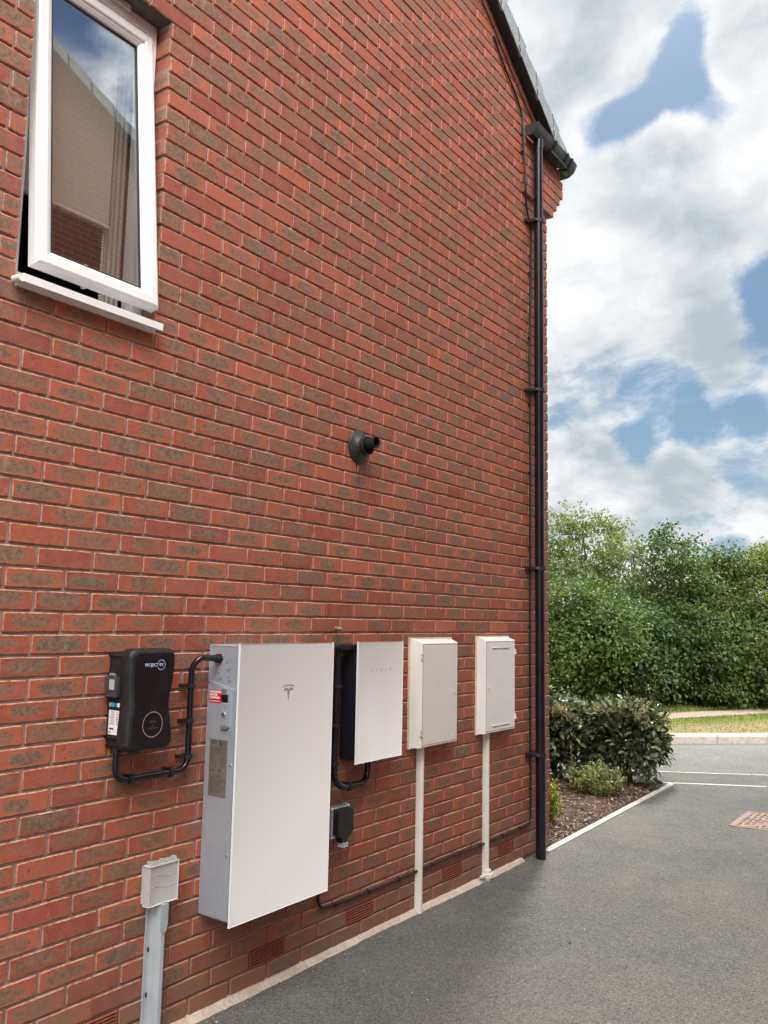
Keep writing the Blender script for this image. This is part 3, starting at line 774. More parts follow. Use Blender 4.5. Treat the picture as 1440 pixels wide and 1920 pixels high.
# ------------------------------------------------------------------ battery cabinet
bt = thing('battery_cabinet', (.55, 0, -1.17), 'large white glass fronted battery cabinet with silver sides and T emblem', 'battery cabinet')
BX = .260
b1 = MB(); b1.box(BX, .850, -.004, -.170, -1.155, -.088, .002, 1); body = b1.build('body', M_silver, bt, smooth=True)
b2 = MB(); b2.box(BX-.003, BX+.003, -.0, -.012, -.235, -.088); b2.box(BX-.002, .85, -.001, -.012, -.0895, -.084); b2.build('back_flange', M_silver, body)
b3 = MB()
b3.ext([(-.002, -.248), (-.018, -.234), (-.090, -.250), (-.158, -.262), (-.166, -.262), (-.166, -1.150), (-.002, -1.150)], 'x', BX-.005, BX+.001)
sd = b3.build('side_cover', M_silver, bt)
bg_ = MB(); bg_.box(.2555, .8575, -.172, -.1795, -1.172, -.078, .002, 2); fg = bg_.build('glass_front', M_whiteglass, bt, smooth=True)
MB().box(BX+.004, .846, -.169, -.173, -1.160, -.084).build('gasket', M_seal, fg)
# emblem: slim arc over a tapering T
em = MB(); cx, cz, w = .5555, -.322, .036
top = [(cx+w*t, cz+.062+.0065*(1-t*t)) for t in np.linspace(-1, 1, 15)]
bot = [(cx+w*.94*t, cz+.0575+.0065*(1-t*t)) for t in np.linspace(1, -1, 15)]
em.ext(top+bot, 'y', -.1793, -.1803)
body_ = [(cx+.031*t, cz+.0500+.0065*(1-t*t)) for t in np.linspace(-1, -.28, 6)]+[(cx, cz+.047)]+[(cx+.031*t, cz+.0500+.0065*(1-t*t)) for t in np.linspace(.28, 1, 6)]
em.ext(body_+[(cx+.026, cz+.0415), (cx+.015, cz+.0445), (cx+.0085, cz+.0435), (cx, cz), (cx-.0085, cz+.0435), (cx-.015, cz+.0445), (cx-.026, cz+.0415)], 'y', -.1793, -.1803)
em.build('emblem', M_logo, fg)
XB = BX-.005
for (y, z, r) in ((-.111, -.169, .0175), (-.064, -.210, .0145), (-.121, -.222, .0095)):
    k = MB(); ringmesh(k, circ(y, z, r, 28), circ(y, z, r-.0022, 28), 'x', BX-.0016)
    k.tube([(BX-.001, y, z), (BX-.002, y, z)], r-.003, 20)
    ko = k.build('knockout', M_silver, bt)
    for a0 in (35, 215):
        k2 = MB(); ro = [(y+r*math.cos(R(a0+i*12)), z+r*math.sin(R(a0+i*12))) for i in range(6)]; ri = [(y+(r-.003)*math.cos(R(a0+i*12)), z+(r-.003)*math.sin(R(a0+i*12))) for i in range(5, -1, -1)]
        k2.ext(ro+ri, 'x', BX-.0026, BX-.001); k2.build('notch', M_silverhi, ko)
rl = MB(); rl.box(XB-.001, XB, -.014, -.087, -.320, -.268); rlo = rl.build('warning_label', M_red, sd)
for i, (tx, sz) in enumerate((('RAPID SHUTDOWN', .0115), ('SWITCH FOR', .0115), ('SOLAR PV SYSTEM', .0115))):
    text('lettering', tx, sz, (XB-.0012, -.0175, -.2765-i*.0115), SIDE, M_white, rlo, align='LEFT', sx=.62, bold=.0006)
text('lettering', 'RAPID SHUTDOWN SWITCH', .0055, (XB-.0012, -.0175, -.3135), SIDE, M_white, rlo, align='LEFT', sx=.85)
hp = MB(); hp.ext(rrect(-.140, -.090, -.412, -.254, .004), 'x', XB-.006, XB); hpo = hp.build('switch_panel', M_silver, sd)
k = MB(); k.box(XB-.014, XB-.006, -.128, -.094, -.283, -.258, .002); k.build('switch_guard', M_silverhi, hpo)
k = MB(); k.box(XB-.011, XB-.006, -.128, -.094, -.312, -.284, .001); k.build('rocker_switch', M_blackpl, hpo)
k = MB(); k.box(XB-.009, XB-.0058, -.131, -.093, -.408, -.316, .002); k.build('plate', M_silver, hpo)
k = MB(); k.tube([(XB-.014, -.110, -.361), (XB-.006, -.110, -.361)], .0095, 16); k.build('key_lock', M_silverhi, hpo)
k = MB(); k.tube([(XB-.0145, -.110, -.361), (XB-.0135, -.110, -.361)], .0045, 12); k.build('keyhole', M_seal, hpo)
k = MB(); k.box(XB-.012, XB-.006, -.132, -.094, -.417, -.411); k.build('catch', M_greydark, hpo)
lbm = MB(); lbm.box(XB-.001, XB, -.029, -.130, -.690, -.464); lbo = lbm.build('rating_label', M_brownlab, sd)
ln = MB(); rs = random.Random(8)
def row(z, y0, y1, h=.0011): ln.box(XB-.0014, XB-.001, -y1, -y0, z-h, z+h)
for z in (-.471, -.477, -.482): row(z, .033, rs.uniform(.06, .072)); row(z, .104, .124)
ln.box(XB-.0014, XB-.001, -.098, -.083, -.490, -.470, )
for k_ in range(6): row(-.496-k_*.0052, .033, rs.uniform(.10, .127), .0007)
for k_ in range(7): row(-.530-k_*.006, .033, .060, .0007); row(-.530-k_*.006, .100, rs.uniform(.108, .126), .0007)
ln.box(XB-.0014, XB-.001, -.098, -.0972, -.578, -.525); ln.box(XB-.0014, XB-.001, -.0705, -.0697, -.578, -.525)
for yy in (.036, .048, .060): ln.tube([(XB-.0014, -yy, -.587), (XB-.001, -yy, -.587)], .0035, 10)
ln.box(XB-.0014, XB-.001, -.098, -.084, -.592, -.582)
for k_ in range(11): row(-.606-k_*.0066, .034, rs.uniform(.095, .126), .0008)
ln.build('print', mat('faint_print', (.075,.065,.056), .4), lbo)
for z in (-.558, -.905):
    k = MB(); k.tube([(XB-.003, -.150, z), (XB, -.150, z)], .0055, 12); s = k.build('screw', M_silverhi, bt)

# ------------------------------------------------------------------ gateway panel
gw = thing('gateway_cabinet', (1.33, 0, -.66), 'smaller white glass fronted cabinet with black back box, beside the big battery', 'control cabinet')
k = MB(); k.box(1.147, 1.475, -.002, -.110, -.650, -.098, .004); k.build('back_box', M_navy, gw, smooth=True)
k = MB(); k.box(1.152, 1.47, -.110, -.119, -.640, -.102); k.build('spacer', M_dark, gw)
k = MB(); k.box(1.119, 1.508, -.119, -.126, -.6635, -.0795, .002); gf = k.build('glass_front', M_whiteglass, gw, smooth=True)
# letters T E S L A drawn as thin bars
zt, hb, wb = -.221, .0072, .0062
def barx(x0, x1, z): bars.box(x0, x1, -.1268, -.1258, z-.0009, z+.0009)
def barz(x, z0, z1): bars.box(x-.0009, x+.0009, -.1268, -.1258, z0, z1)
for i, ch_ in enumerate('TESLA'):
    c_ = 1.240+i*.0385; bars = MB()
    if ch_ == 'T': barx(c_-wb, c_+wb, zt+hb); barz(c_, zt-hb, zt+hb)
    if ch_ == 'E':
        for q_ in (-1, 0, 1): barx(c_-wb, c_+wb, zt+q_*hb)
    if ch_ == 'S':
        for q_ in (-1, 0, 1): barx(c_-wb, c_+wb, zt+q_*hb)
        barz(c_-wb+.0009, zt, zt+hb); barz(c_+wb-.0009, zt-hb, zt)
    if ch_ == 'L': barx(c_-wb, c_+wb, zt-hb); barz(c_-wb+.0009, zt-hb, zt+hb)
    if ch_ == 'A': barx(c_-wb, c_+wb, zt+hb); barz(c_-wb+.0009, zt-hb, zt+.001); barz(c_+wb-.0009, zt-hb, zt+.001); barx(c_-wb, c_+wb, zt+.001)
    bars.build('lettering', M_txtgrey, gf)

# ------------------------------------------------------------------ meter boxes with their posts
def meterbox(name, label, fl, fr, zt_, zb, yf, M1, M2, hinge, slots, post, label_post):
    t = thing(name, ((fl[0]+fl[1])/2, 0, zb), label, 'meter box', 'meter boxes on the wall')
    k = MB(); k.box(fl[0], fl[1], -.001, -.012, zb, zt_, .003)
    # tapered hood
    vs_ = [(fl[0]+.006, -.012, zb+.004), (fl[1]-.006, -.012, zb+.004), (fl[1]-.006, -.012, zt_-.004), (fl[0]+.006, -.012, zt_-.004),
           (fr[0], yf+.006, zb+.006), (fr[1], yf+.006, zb+.006), (fr[1], yf+.006, zt_-.022), (fr[0], yf+.006, zt_-.022),
           (fr[0]+.005, yf, zb+.011), (fr[1]-.005, yf, zb+.011), (fr[1]-.005, yf, zt_-.027), (fr[0]+.005, yf, zt_-.027)]
    k.add(vs_, [(0,3,2,1), (0,1,5,4), (1,2,6,5), (2,3,7,6), (3,0,4,7), (4,5,9,8), (5,6,10,9), (6,7,11,10), (7,4,8,11), (8,9,10,11)])
    bo = k.build('body', M1, t, smooth=True, angle=50)
    s = MB(); s.box(fl[0]-.006, fl[1]+.003, -.0, -.009, zt_-.002, zt_+.004, .001); s.box(fl[0]-.007, fl[0]+.001, .0, -.010, zb, zt_+.003, .001); s.box(fl[0]-.004, fl[1], .0, -.006, zb-.004, zb+.002)
    s.build('sealant', M_sealant, t)
    dx0, dx1, dz0, dz1 = fr[0]+.014, fr[1]-.014, zb+.020, zt_-.034
    g_ = MB(); frame4(g_, dx0-.0025, dx1+.0025, dz0-.0025, dz1+.0025, .0030, yf-.0006, yf+.004, 0); g_.build('door_gap', M_soffit, t)
    d = MB(); d.ext(rrect(dx0, dx1, dz0, dz1, .006), 'y', yf+.002, yf-.0022); do = d.build('door', M2, t)
    cxl = dx1-.028 if hinge == 'left' else dx0+.028
    l = MB(); l.tube([(cxl, yf-.0005, -.382), (cxl, yf-.005, -.382)], .011 if hinge != 'left' else .007, 20); l.build('lock', M1, do, smooth=True)
    l = MB(); l.box(cxl-.003, cxl+.003, yf-.0056, yf-.0045, -.388, -.376); l.build('keyhole', M_greydark, do)
    rx, rz = (dx1-.042, dz0+.036) if hinge == 'left' else (dx0+.050, dz0+.036)
    l = MB(); ringmesh(l, circ(rx, rz, .012, 28), circ(rx, rz, .0095, 28), 'y', yf-.0028); l.tube([(rx, yf-.002, rz), (rx, yf-.0026, rz)], .009, 20)
    l.build('round_vent', M1, do)
    for hz_ in ((zt_-.10), (zb+.085)):
        h_ = MB(); xx = dx0-.016 if hinge == 'left' else dx1+.006
        if hinge == 'left':
            h_.box(xx-.004, xx+.018, yf-.004, yf+.001, hz_+.012, hz_+.017); h_.box(xx-.004, xx+.018, yf-.004, yf+.001, hz_-.017, hz_-.012); h_.box(xx-.004, xx+.001, yf-.004, yf+.001, hz_-.017, hz_+.017)
        else: h_.box(xx, xx+.016, yf-.008, yf+.004, hz_-.018, hz_-.002, .002); h_.box(xx, xx+.012, yf-.006, yf+.004, hz_+.001, hz_+.018, .002)
        h_.build('hinge', M1, t)
    if slots:
        for zz in (dz1-.040, dz0+.024):
            v_ = MB()
            for a_, b_ in ((dx0+.070, dx0+.180), (dx0+.190, dx0+.305)):
                v_.box(a_, b_, yf-.0062, yf-.002, zz+.003, zz+.007, .001); v_.box(a_, b_, yf-.0032, yf-.002, zz-.007, zz+.003)
            v_.build('slot_vent', M_whitebox if slots == 1 else M_creamdoor, do)
            v2 = MB()
            for a_, b_ in ((dx0+.072, dx0+.178), (dx0+.192, dx0+.303)): v2.box(a_, b_, yf-.0038, yf-.003, zz-.005, zz+.001)
            v2.build('slot_shadow', mat('vent_recess', (.38,.38,.38), .7), do)
    return t
meterbox('meter_box', 'cream meter box with plain door, hinged on the left', (1.752, 2.190), (1.776, 2.166), -.070, -.672, -.072, M_cream, M_creamdoor, 'left', 0, None, None)
meterbox('meter_box', 'white meter box with slotted vents in its door, nearest the downpipe', (2.509, 2.932), (2.520, 2.926), -.064, -.668, -.064, M_whitebox, M_whitedoor, 'right', 1, None, None)
def post(x, w, label, foot):
    t = thing('cable_duct', (x, 0, G), label, 'duct', 'ducts below the meter boxes')
    k = MB(); k.ext([(x-w, 0.), (x-w, -.020), (x-w*.75, -.030), (x-w*.35, -.036), (x+w*.35, -.036), (x+w*.75, -.030), (x+w, -.020), (x+w, 0.)], 'z', G-.005 if not foot else -1.515, -.670)
    k.build('channel', M_post, t, smooth=True, angle=50)
    if foot:
        f = MB(); f.tube([(x-.002, -.030, G-.005), (x-.002, -.030, -1.49)], .023, 20); f.tube([(x-.002, -.030, -1.535), (x-.002, -.030, -1.512)], .036, 24)
        f.box(x-.075, x-.02, -.035, -.012, -1.530, -1.514, .004)
        f.build('foot_collar', M_post, t, smooth=True)
post(1.862, .0185, 'off white plastic duct below the plain cream meter box', False)
post(2.622, .0175, 'off white plastic duct with round foot collar, below the slotted white meter box', True)

# ------------------------------------------------------------------ capped cable guard at lower left
cg = thing('cable_guard', (.0, 0, G), 'blue grey tall cable guard with pale square cap at lower left of wall', 'cable guard')
k = MB()
k.ext([((x_+.028)*.70, y_) for x_, y_ in [(-.028, 0.), (-.028, -.022), (-.016, -.030), (-.012, -.044), (.004, -.058), (.022, -.060), (.036, -.052), (.043, -.036), (.045, -.018), (.052, -.010), (.052, 0.)]], 'z', G-.005, -1.045)
gu = k.build('channel', M_galv, cg, smooth=True, angle=35)
k = MB(); k.box(-.009, .001, -.0, -.010, G, -1.06, .001); k.build('flange', M_galv, cg)
for z in (-1.215, -1.375):
    k = MB(); k.box(-.0014, .0004, -.020, -.011, z-.008, z+.008); k.build('fixing_slot', M_seal, cg)
k = MB()
sc2 = []
nr = 10
for i in range(nr+1):
    a = math.pi*i/nr; sc2.append((.030+.016*math.cos(math.pi+a) , -1.125-.030*math.sin(a)))
k.ext([(.014, -1.05)]+[(x, z) for x, z in sc2]+[(.046, -1.05)], 'y', -.058, -.0635)
k.build('tongue', M_galv, cg, smooth=True, angle=30)
k = MB(); k.box(-.040, .095, -.022, -.052, -1.048, -.905, .005, 3); cap = k.build('cap', M_greycap, cg, smooth=True)
k = MB(); k.box(-.036, .092, -.0, -.023, -1.044, -.909, .002); k.build('cap_back', M_greycap, cap)
k = MB()
for i, xx in enumerate(np.linspace(-.030, .086, 7)): k.box(xx-.003, xx+.003, -.024, -.048, -.908, -.890 if i in (0, 3, 6) else -.897, .001)
k.box(-.032, .088, -.024, -.030, -.899, -.894, .001); k.build('comb', M_greycap, cap)
k = MB()
for zz, am in ((-.945, .006), (-.985, .007)):
    pts = [(xx, -.0522, zz+am*math.sin((xx+.05)*46)) for xx in np.linspace(-.032, .087, 20)]
    k.tube(pts, .0012, 6)
k.build('moulded_wave', M_greycap, cap)

# ------------------------------------------------------------------ outdoor socket, flue, wall stub
so = thing('outdoor_socket', (1.13, 0, -.98), 'small grey and black outdoor socket low on the wall right of the battery', 'socket')
k = MB(); k.box(1.035, 1.165, -.0, -.040, -1.005, -.868, .010, 3); k.build('back_box', M_greydark, so, smooth=True)
k = MB(); k.box(1.037, 1.163, -.0405, -.052, -1.003, -.870, .008, 3); k.build('lid_rim', M_greycap, so, smooth=True)
k = MB(); k.ext([(1.045, -.875), (1.155, -.875), (1.160, -.885), (1.160, -.975), (1.145, -.998), (1.118, -1.008), (1.112, -1.030), (1.080, -1.030), (1.074, -1.006), (1.048, -.990), (1.042, -.975), (1.042, -.885)], 'y', -.050, -.088)
k.build('cover', M_blackmat, so, smooth=True)
k = MB(); k.box(1.080, 1.112, -.060, -.092, -1.046, -1.028, .003); k.build('latch', M_greydot, so)
k = MB(); k.tube([(1.0345, -.02, -.935), (1.033, -.02, -.935)], .014, 16); k.build('knockout', M_greycap, so)

fl = thing('boiler_flue', (1.245, 0, .92), 'black round boiler flue with rubber collar sticking out of the brick wall', 'flue')
k = MB()
prof_ = [(.000, .088), (-.006, .090), (-.010, .086), (-.016, .078), (-.026, .060), (-.034, .055), (-.040, .053)]
FXc, FZc = 1.245, .930
def lathe(mb, prof, n=40, cx=FXc, cz=FZc, cap=True):
    b = len(mb.v)
    for (y, r) in prof: mb.v.extend([(cx+r*math.cos(2*math.pi*i/n), y, cz+r*math.sin(2*math.pi*i/n)) for i in range(n)])
    for q_ in range(len(prof)-1):
        for i in range(n):
            j = (i+1) % n; mb.f.append((b+q_*n+i, b+q_*n+j, b+(q_+1)*n+j, b+(q_+1)*n+i))
lathe(k, prof_+[(-.042, .050), (-.02, .050)]); k.build('collar', noisy((.022,.024,.026), (.032,.034,.036), 40, rough=.45, bump=.1, bscale=200), fl, smooth=True)
k = MB(); lathe(k, [(-.01, .049), (-.068, .049), (-.068, .045), (-.02, .045), (-.02, .001)]); k.build('outer_tube', M_blackmat, fl, smooth=True)
k = MB(); lathe(k, [(-.025, .031), (-.118, .031), (-.118, .0285), (-.03, .0285), (-.03, .001)], cz=FZc+.012); k.build('inner_tube', M_blackmat, fl, smooth=True)
cs_ = thing('capped_stub', (1.09, 0, -.02), 'tiny copper capped pipe stub poking from the wall above the cabinets', 'pipe stub')
k = MB(); k.tube([(1.090, 0, -.016), (1.090, -.016, -.016)], .010, 14); k.build('plug', M_copper, cs_, smooth=True)
k = MB(); k.tube([(1.090, -.014, -.016), (1.092, -.045, -.020)], .008, 12); k.build('cap', M_greydark, cs_, smooth=True)

# ------------------------------------------------------------------ ground and roads
def sheet(name, poly, z, m, kind='structure', label=None, th=0.):
    k = MB()
    if th: k.ext(poly, 'z', z, z-th)
    else: k.add([(x, y, z) for x, y in poly], [tuple(range(len(poly)))])
    o = k.build(name, m)
    if not th and o.data.polygons[0].normal.z < 0: o.data.flip_normals()
    o['kind'] = kind
    if label: o['label'] = label
    return o
sheet('ground', [(-400, -400), (400, -400), (400, 400), (-400, 400)], G-.02, M_groundb)
def L(p, q, t): return (p[0]+(q[0]-p[0])*t, p[1]+(q[1]-p[1])*t)
l1a, l1b = L((6.69,.07), (7.13,-.73), -7), L((6.69,.07), (7.13,-.73), 14)
l2a, l2b = L((7.34,.29), (7.86,-.59), -7), L((7.34,.29), (7.86,-.59), 13)
# drive (inside line 1), strip between line 1 and line 2, carriageway beyond
DE = lambda x: -.03+(x-3.56)*.030          # edging of the bed along the drive
sheet('drive', [(-14, -12), (l1b[0]-.0, -12), l1b, (6.67, .055), (3.5, DE(3.5)), (3.5, 0.02), (-14, .02)], G, M_drive)
sheet('crossover', [l1a, l1b, l2b, l2a], G-.004, M_drive)
kf = [(2.5, 8.5), (5.5, 5.3), (8.0, 2.62), (9.61, 1.0), (10.1, .50), (10.64, -.03), (11.6, -.85), (13.5, -2.2), (17, -4.2), (24, -7.5)]
sheet('road', [l2a, l2b, (l2b[0], -14), (24, -14)]+kf[::-1], G-.010, M_road)
# kerb, verge, path
def offset(pl, d):
    out = []
    for i, p in enumerate(pl):
        a = Vector(pl[max(i-1, 0)]); b = Vector(pl[min(i+1, len(pl)-1)]); t = (b-a).normalized(); nrm = Vector((-t.y, t.x))
        out.append((p[0]+nrm.x*d, p[1]+nrm.y*d))
    return out
KZ = G+.115
kin = offset(kf, .125)
kb_ = MB()
for i in range(len(kf)-1):
    seg = max(1, int((Vector(kf[i+1])-Vector(kf[i])).length/.92))
    for s_ in range(seg):
        t0, t1 = s_/seg+.004, (s_+1)/seg-.004
        a, b_, c_, d_ = L(kf[i], kf[i+1], t0), L(kf[i], kf[i+1], t1), L(kin[i], kin[i+1], t1), L(kin[i], kin[i+1], t0)
        a2, b2_ = L(a, d_, .22), L(b_, c_, .22)
        kb_.add([(*a, G-.06), (*b_, G-.06), (*c_, G-.06), (*d_, G-.06), (*a, KZ-.03), (*b_, KZ-.03), (*b2_, KZ), (*a2, KZ), (*c_, KZ), (*d_, KZ)],
               [(0,1,5,4), (4,5,6,7), (7,6,8,9), (1,2,8,6,5), (3,0,4,7,9), (2,3,9,8)])
ko = kb_.build('kerb', M_kerb); ko['kind'] = 'structure'
VZ = KZ-.012
def grass_build(c1, c2, c3):
    def bd(nt, b):
        p = nt.node('ShaderNodeNewGeometry').outputs['Position']
        n = nt.noise(p, 2.2, 5, .65); f = nt.noise(p, 45, 4, .7)
        c = nt.mix(nt.step(n, .38, .62), c1, c2); c = nt.mix(nt.step(f, .4, .7, 0., .6), c, c3)
        nt.l.new(c, b.inputs['Base Color']); b.inputs['Roughness'].default_value = .9
        nt.l.new(nt.bump(f, .9, .03), b.inputs['Normal'])
    return bd
M_dry = mat('dry_grass_soil', build=grass_build((.30,.235,.115), (.22,.22,.075), (.38,.31,.18)))
M_green = mat('mown_grass', build=grass_build((.16,.22,.045), (.22,.25,.06), (.28,.29,.09)))
M_path = noisy((.44,.35,.27), (.50,.41,.33), 6, rough=.95, bump=.5, bscale=120, fine=(70, (.38,.30,.24))); M_path.name = 'gravel_path'
v1 = [(9.9, 2.0), (10.553, 1.33), (12.391, .40), (15.5, -1.0), (22, -3.6)]
p0 = [(9.2, 2.75), (11.30, 1.73), (11.6, 1.60), (13.75, .60), (18, -1.25), (25, -4.1)]
p1 = [(9.5, 3.35), (12.40, 1.93), (14.66, .80), (19, -1.1), (26, -4.0)]
kin2 = [p for p in kin]
sheet('verge_dry', [kin[0], (3.6, 10)]+[(9.2, 2.9)]+v1[1:]+[(24, -4.4), kin[-1]]+kin[::-1][1:-1], VZ, M_dry)
sheet('verge_grass', [(3.6, 10), (8.9, 2.9), (9.9, 1.95)]+v1[1:]+[(26, -5.2), (26, 3), (18, 12)], VZ+.006, M_green)
sheet('path', p0+p1[::-1], VZ+.012, M_path)
sheet('rough_grass', [(6, 12), (9.4, 3.75), (12.45, 2.22), (15.35, .92), (19, -.7), (26, -3.6), (60, 0), (40, 40), (6, 40)], VZ+.016, M_green)
# concrete edgings
def strip(mb, p, q, w, z, h=.03):
    p, q = Vector(p), Vector(q); t = (q-p).normalized(); nrm = Vector((-t.y, t.x))*w/2
    mb.ext([tuple(p+nrm), tuple(q+nrm), tuple(q-nrm), tuple(p-nrm)], 'z', z, z-h)
e = MB()
x = 3.46
while x < 6.6:
    x2 = min(x+.915, 6.64); strip(e, (x+.003, DE(x)), (x2-.003, DE(x2)), .052, G+.010, .06); x = x2
e.build('bed_edging', M_edging)['kind'] = 'structure'
for (a_, b_, w_, z_) in ((L((6.69,.07), (7.13,-.73), -3), L((6.69,.07), (7.13,-.73), 9), .045, G+.006), (L((7.34,.29), (7.86,-.59), -5), L((7.34,.29), (7.86,-.59), 9), .032, G+.004)):
    e = MB(); 
    for i in range(12): strip(e, L(a_, b_, i/12+.0006), L(a_, b_, (i+1)/12-.0006), w_, z_, .05)
    e.build('edging', M_edging)['kind'] = 'structure'
# mortar fillet at the foot of the wall
fi = MB(); xs = np.arange(-3.3, 3.20, .05); b0 = len(fi.v)
for i, x in enumerate(xs):
    w_ = .027+.006*math.sin(x*3.1)+rng.uniform(-.004, .004); zt2 = G+.022+rng.uniform(-.003, .003)
    fi.v.extend([(x, .012, zt2+.004), (x, -.006, zt2), (x, -w_, G+.001), (x, -w_, G-.02)])
for i in range(len(xs)-1):
    for j in range(3): fi.f.append((b0+i*4+j, b0+i*4+j+1, b0+(i+1)*4+j+1, b0+(i+1)*4+j))
fi.f.append((b0+(len(xs)-1)*4, b0+(len(xs)-1)*4+1, b0+(len(xs)-1)*4+2, b0+(len(xs)-1)*4+3))
fi.build('wall_foot_fillet', M_strip)['kind'] = 'structure'
# planting bed
n1_, n2_ = 90, 60
bx = MB(); b0 = 0
xs_ = np.linspace(3.62, 6.9, n1_); ys_ = np.linspace(0., 3.0, n2_)
hh = rng.normal(0, .006, (n1_, n2_))
for i, x in enumerate(xs_):
    for j, y in enumerate(ys_):
        yy = DE(x)+.02+y; xx = x
        lim = 6.66-(yy-.07)*.55
        xx = 3.60+(lim-3.60)*i/(n1_-1)
        d_ = min(yy-DE(xx), (lim-xx), .25)
        bx.v.append((xx, yy, G-.012+.045*min(1, max(0, d_/.25))+hh[i, j]))
for i in range(n1_-1):
    for j in range(n2_-1): bx.f.append((i*n2_+j, (i+1)*n2_+j, (i+1)*n2_+j+1, i*n2_+j+1))
bd_ = bx.build('planting_bed', M_soil); bd_['kind'] = 'structure'

def npmesh(name, V, F, m, parent=None, smooth=False):
    """V (n,3) world coords; F (k,4) quads"""
    me = bpy.data.meshes.new(name); off = np.array(wloc(parent)) if parent else np.zeros(3)
    V = (V-off).astype(np.float32)
    me.vertices.add(len(V)); me.vertices.foreach_set('co', V.ravel())
    me.loops.add(F.size); me.loops.foreach_set('vertex_index', F.astype(np.int32).ravel())
    me.polygons.add(len(F)); me.polygons.foreach_set('loop_start', (np.arange(len(F))*F.shape[1]).astype(np.int32))
    me.update(calc_edges=True); me.materials.append(m)
    o = bpy.data.objects.new(name, me); COL.objects.link(o)
    if parent: o.parent = parent
    return o
def norm(a): return a/np.maximum(np.linalg.norm(a, axis=1, keepdims=True), 1e-9)
def leaves(C, D, N, ln, wd, fold=.18):
    """leaf of two quads folded on its midrib; C base points, D direction, N normal"""
    n = len(C); D = norm(D); Wv = norm(np.cross(N, D)); N = norm(np.cross(D, Wv))
    ln = ln[:, None]; wd = wd[:, None]
    b = C; t = C+D*ln-N*ln*.10
    l1, l2 = C+D*ln*.30+Wv*wd*.5+N*wd*fold, C+D*ln*.70+Wv*wd*.40+N*wd*fold*.7
    r1, r2 = C+D*ln*.30-Wv*wd*.5+N*wd*fold, C+D*ln*.70-Wv*wd*.40+N*wd*fold*.7
    V = np.stack([b, l1, l2, t, r2, r1], 1).reshape(-1, 3)
    k = np.arange(n)[:, None]*6
    F = np.concatenate([k+np.array([[0, 3, 2, 1]]), k+np.array([[0, 5, 4, 3]])], 0)
    return V, F
# bark chips
n = 4200
x = 3.63+rng.random(n)*3.0; y = rng.random(n)**1.2*1.6
yy = -.03+(x-3.56)*.03+.05+y; ok = x < 6.60-(yy-.07)*.55
x, yy = x[ok], yy[ok]; n = len(x)
C = np.stack([x, yy, G+.033+rng.random(n)*.012-.03*np.clip(1-(yy+.03-(x-3.56)*.03)/.2, 0, 1)], 1)
D = rng.normal(0, 1, (n, 3)); D[:, 2] *= .25; N = rng.normal(0, .35, (n, 3)); N[:, 2] += 1
V, F = leaves(C, D, N, rng.uniform(.012, .045, n), rng.uniform(.006, .018, n), .05)
o = npmesh('bark_chips', V, F, M_chip); tag(o, 'loose brown bark chips spread over the planting bed', 'bark chips', kind='stuff')
n = 700
xg = rng.uniform(-.5, 7, n); yg = np.where(rng.random(n) < .45, -.045-rng.exponential(.05, n), -rng.random(n)*3.0)
ok = ~((xg > 3.3) & (yg > -.1)); xg, yg = xg[ok], yg[ok]; n = len(xg)
C = np.stack([xg, yg, np.full(n, G+.003)], 1); D = rng.normal(0, 1, (n, 3)); D[:, 2] = .1; N = rng.normal(0, .5, (n, 3)); N[:, 2] += 1
V, F = leaves(C, D, N, rng.uniform(.004, .011, n), rng.uniform(.003, .008, n), .25)
o = npmesh('grit', V, F, island([(.05,.045,.04), (.20,.18,.16), (.45,.42,.37), (.60,.55,.48)], .9)); tag(o, 'loose grit and small stones lying on the asphalt drive', 'grit', kind='stuff')
# grass blades on the verge
def blades(n, px, py, hlo, hhi):
    C = np.stack([px, py, np.full(len(px), VZ+.005)], 1); m_ = len(px)
    D = rng.normal(0, .35, (m_, 3)); D[:, 2] = 1; N = rng.normal(0, 1, (m_, 3))
    return leaves(C, D, N, rng.uniform(hlo, hhi, m_), rng.uniform(.004, .009, m_), .1)
def inpoly(px, py, poly):
    inside = np.zeros(len(px), bool); j = len(poly)-1
    for i in range(len(poly)):
        xi, yi = poly[i]; xj, yj = poly[j]
        c = ((yi > py) != (yj > py)) & (px < (xj-xi)*(py-yi)/(yj-yi+1e-12)+xi); inside ^= c; j = i
    return inside
def scatter(n, poly):
    P = np.array(poly); lo, hi = P.min(0), P.max(0); px = rng.uniform(lo[0], hi[0], n); py = rng.uniform(lo[1], hi[1], n)
    k = inpoly(px, py, poly); return px[k], py[k]
M_blade = island([(.12,.17,.03), (.20,.26,.05), (.27,.30,.07), (.38,.34,.14)], .6, .25)
M_bladedry = island([(.30,.22,.10), (.40,.31,.16), (.20,.22,.06), (.45,.38,.22)], .7, .15)
px, py = scatter(60000, [(9.6, 2.5), (10.5, 1.38), (12.4, .45), (16, -1.1), (20, -2.8), (20, -2.1), (13.75, .57), (11.4, 1.66), (9.6, 2.6)])
V, F = blades(0, px, py, .02, .05); o = npmesh('grass', V, F, M_blade); tag(o, 'short mown green grass between the kerb and the gravel path', 'grass', kind='stuff')
px, py = scatter(45000, [(9.9, 1.0), (11.3, -.35), (14, -2.2), (18, -4.2), (18, -2.2), (12.4, .38), (10.5, 1.31), (9.8, 1.9)])
V, F = blades(0, px, py, .012, .035); o = npmesh('dry_grass', V, F, M_bladedry); tag(o, 'straw coloured dry grass along the back of the kerb', 'grass', kind='stuff')
px, py = scatter(60000, [(9.8, 3.3), (12.4, 1.97), (14.66, .84), (19, -1.06), (22, -2.3), (22, -1.0), (15.6, 1.35), (12.7, 2.8), (10, 4.0)])
V, F = blades(0, px, py, .03, .09); o = npmesh('rough_grass_blades', V, F, M_blade); tag(o, 'longer green grass at the foot of the tree belt', 'grass', kind='stuff')

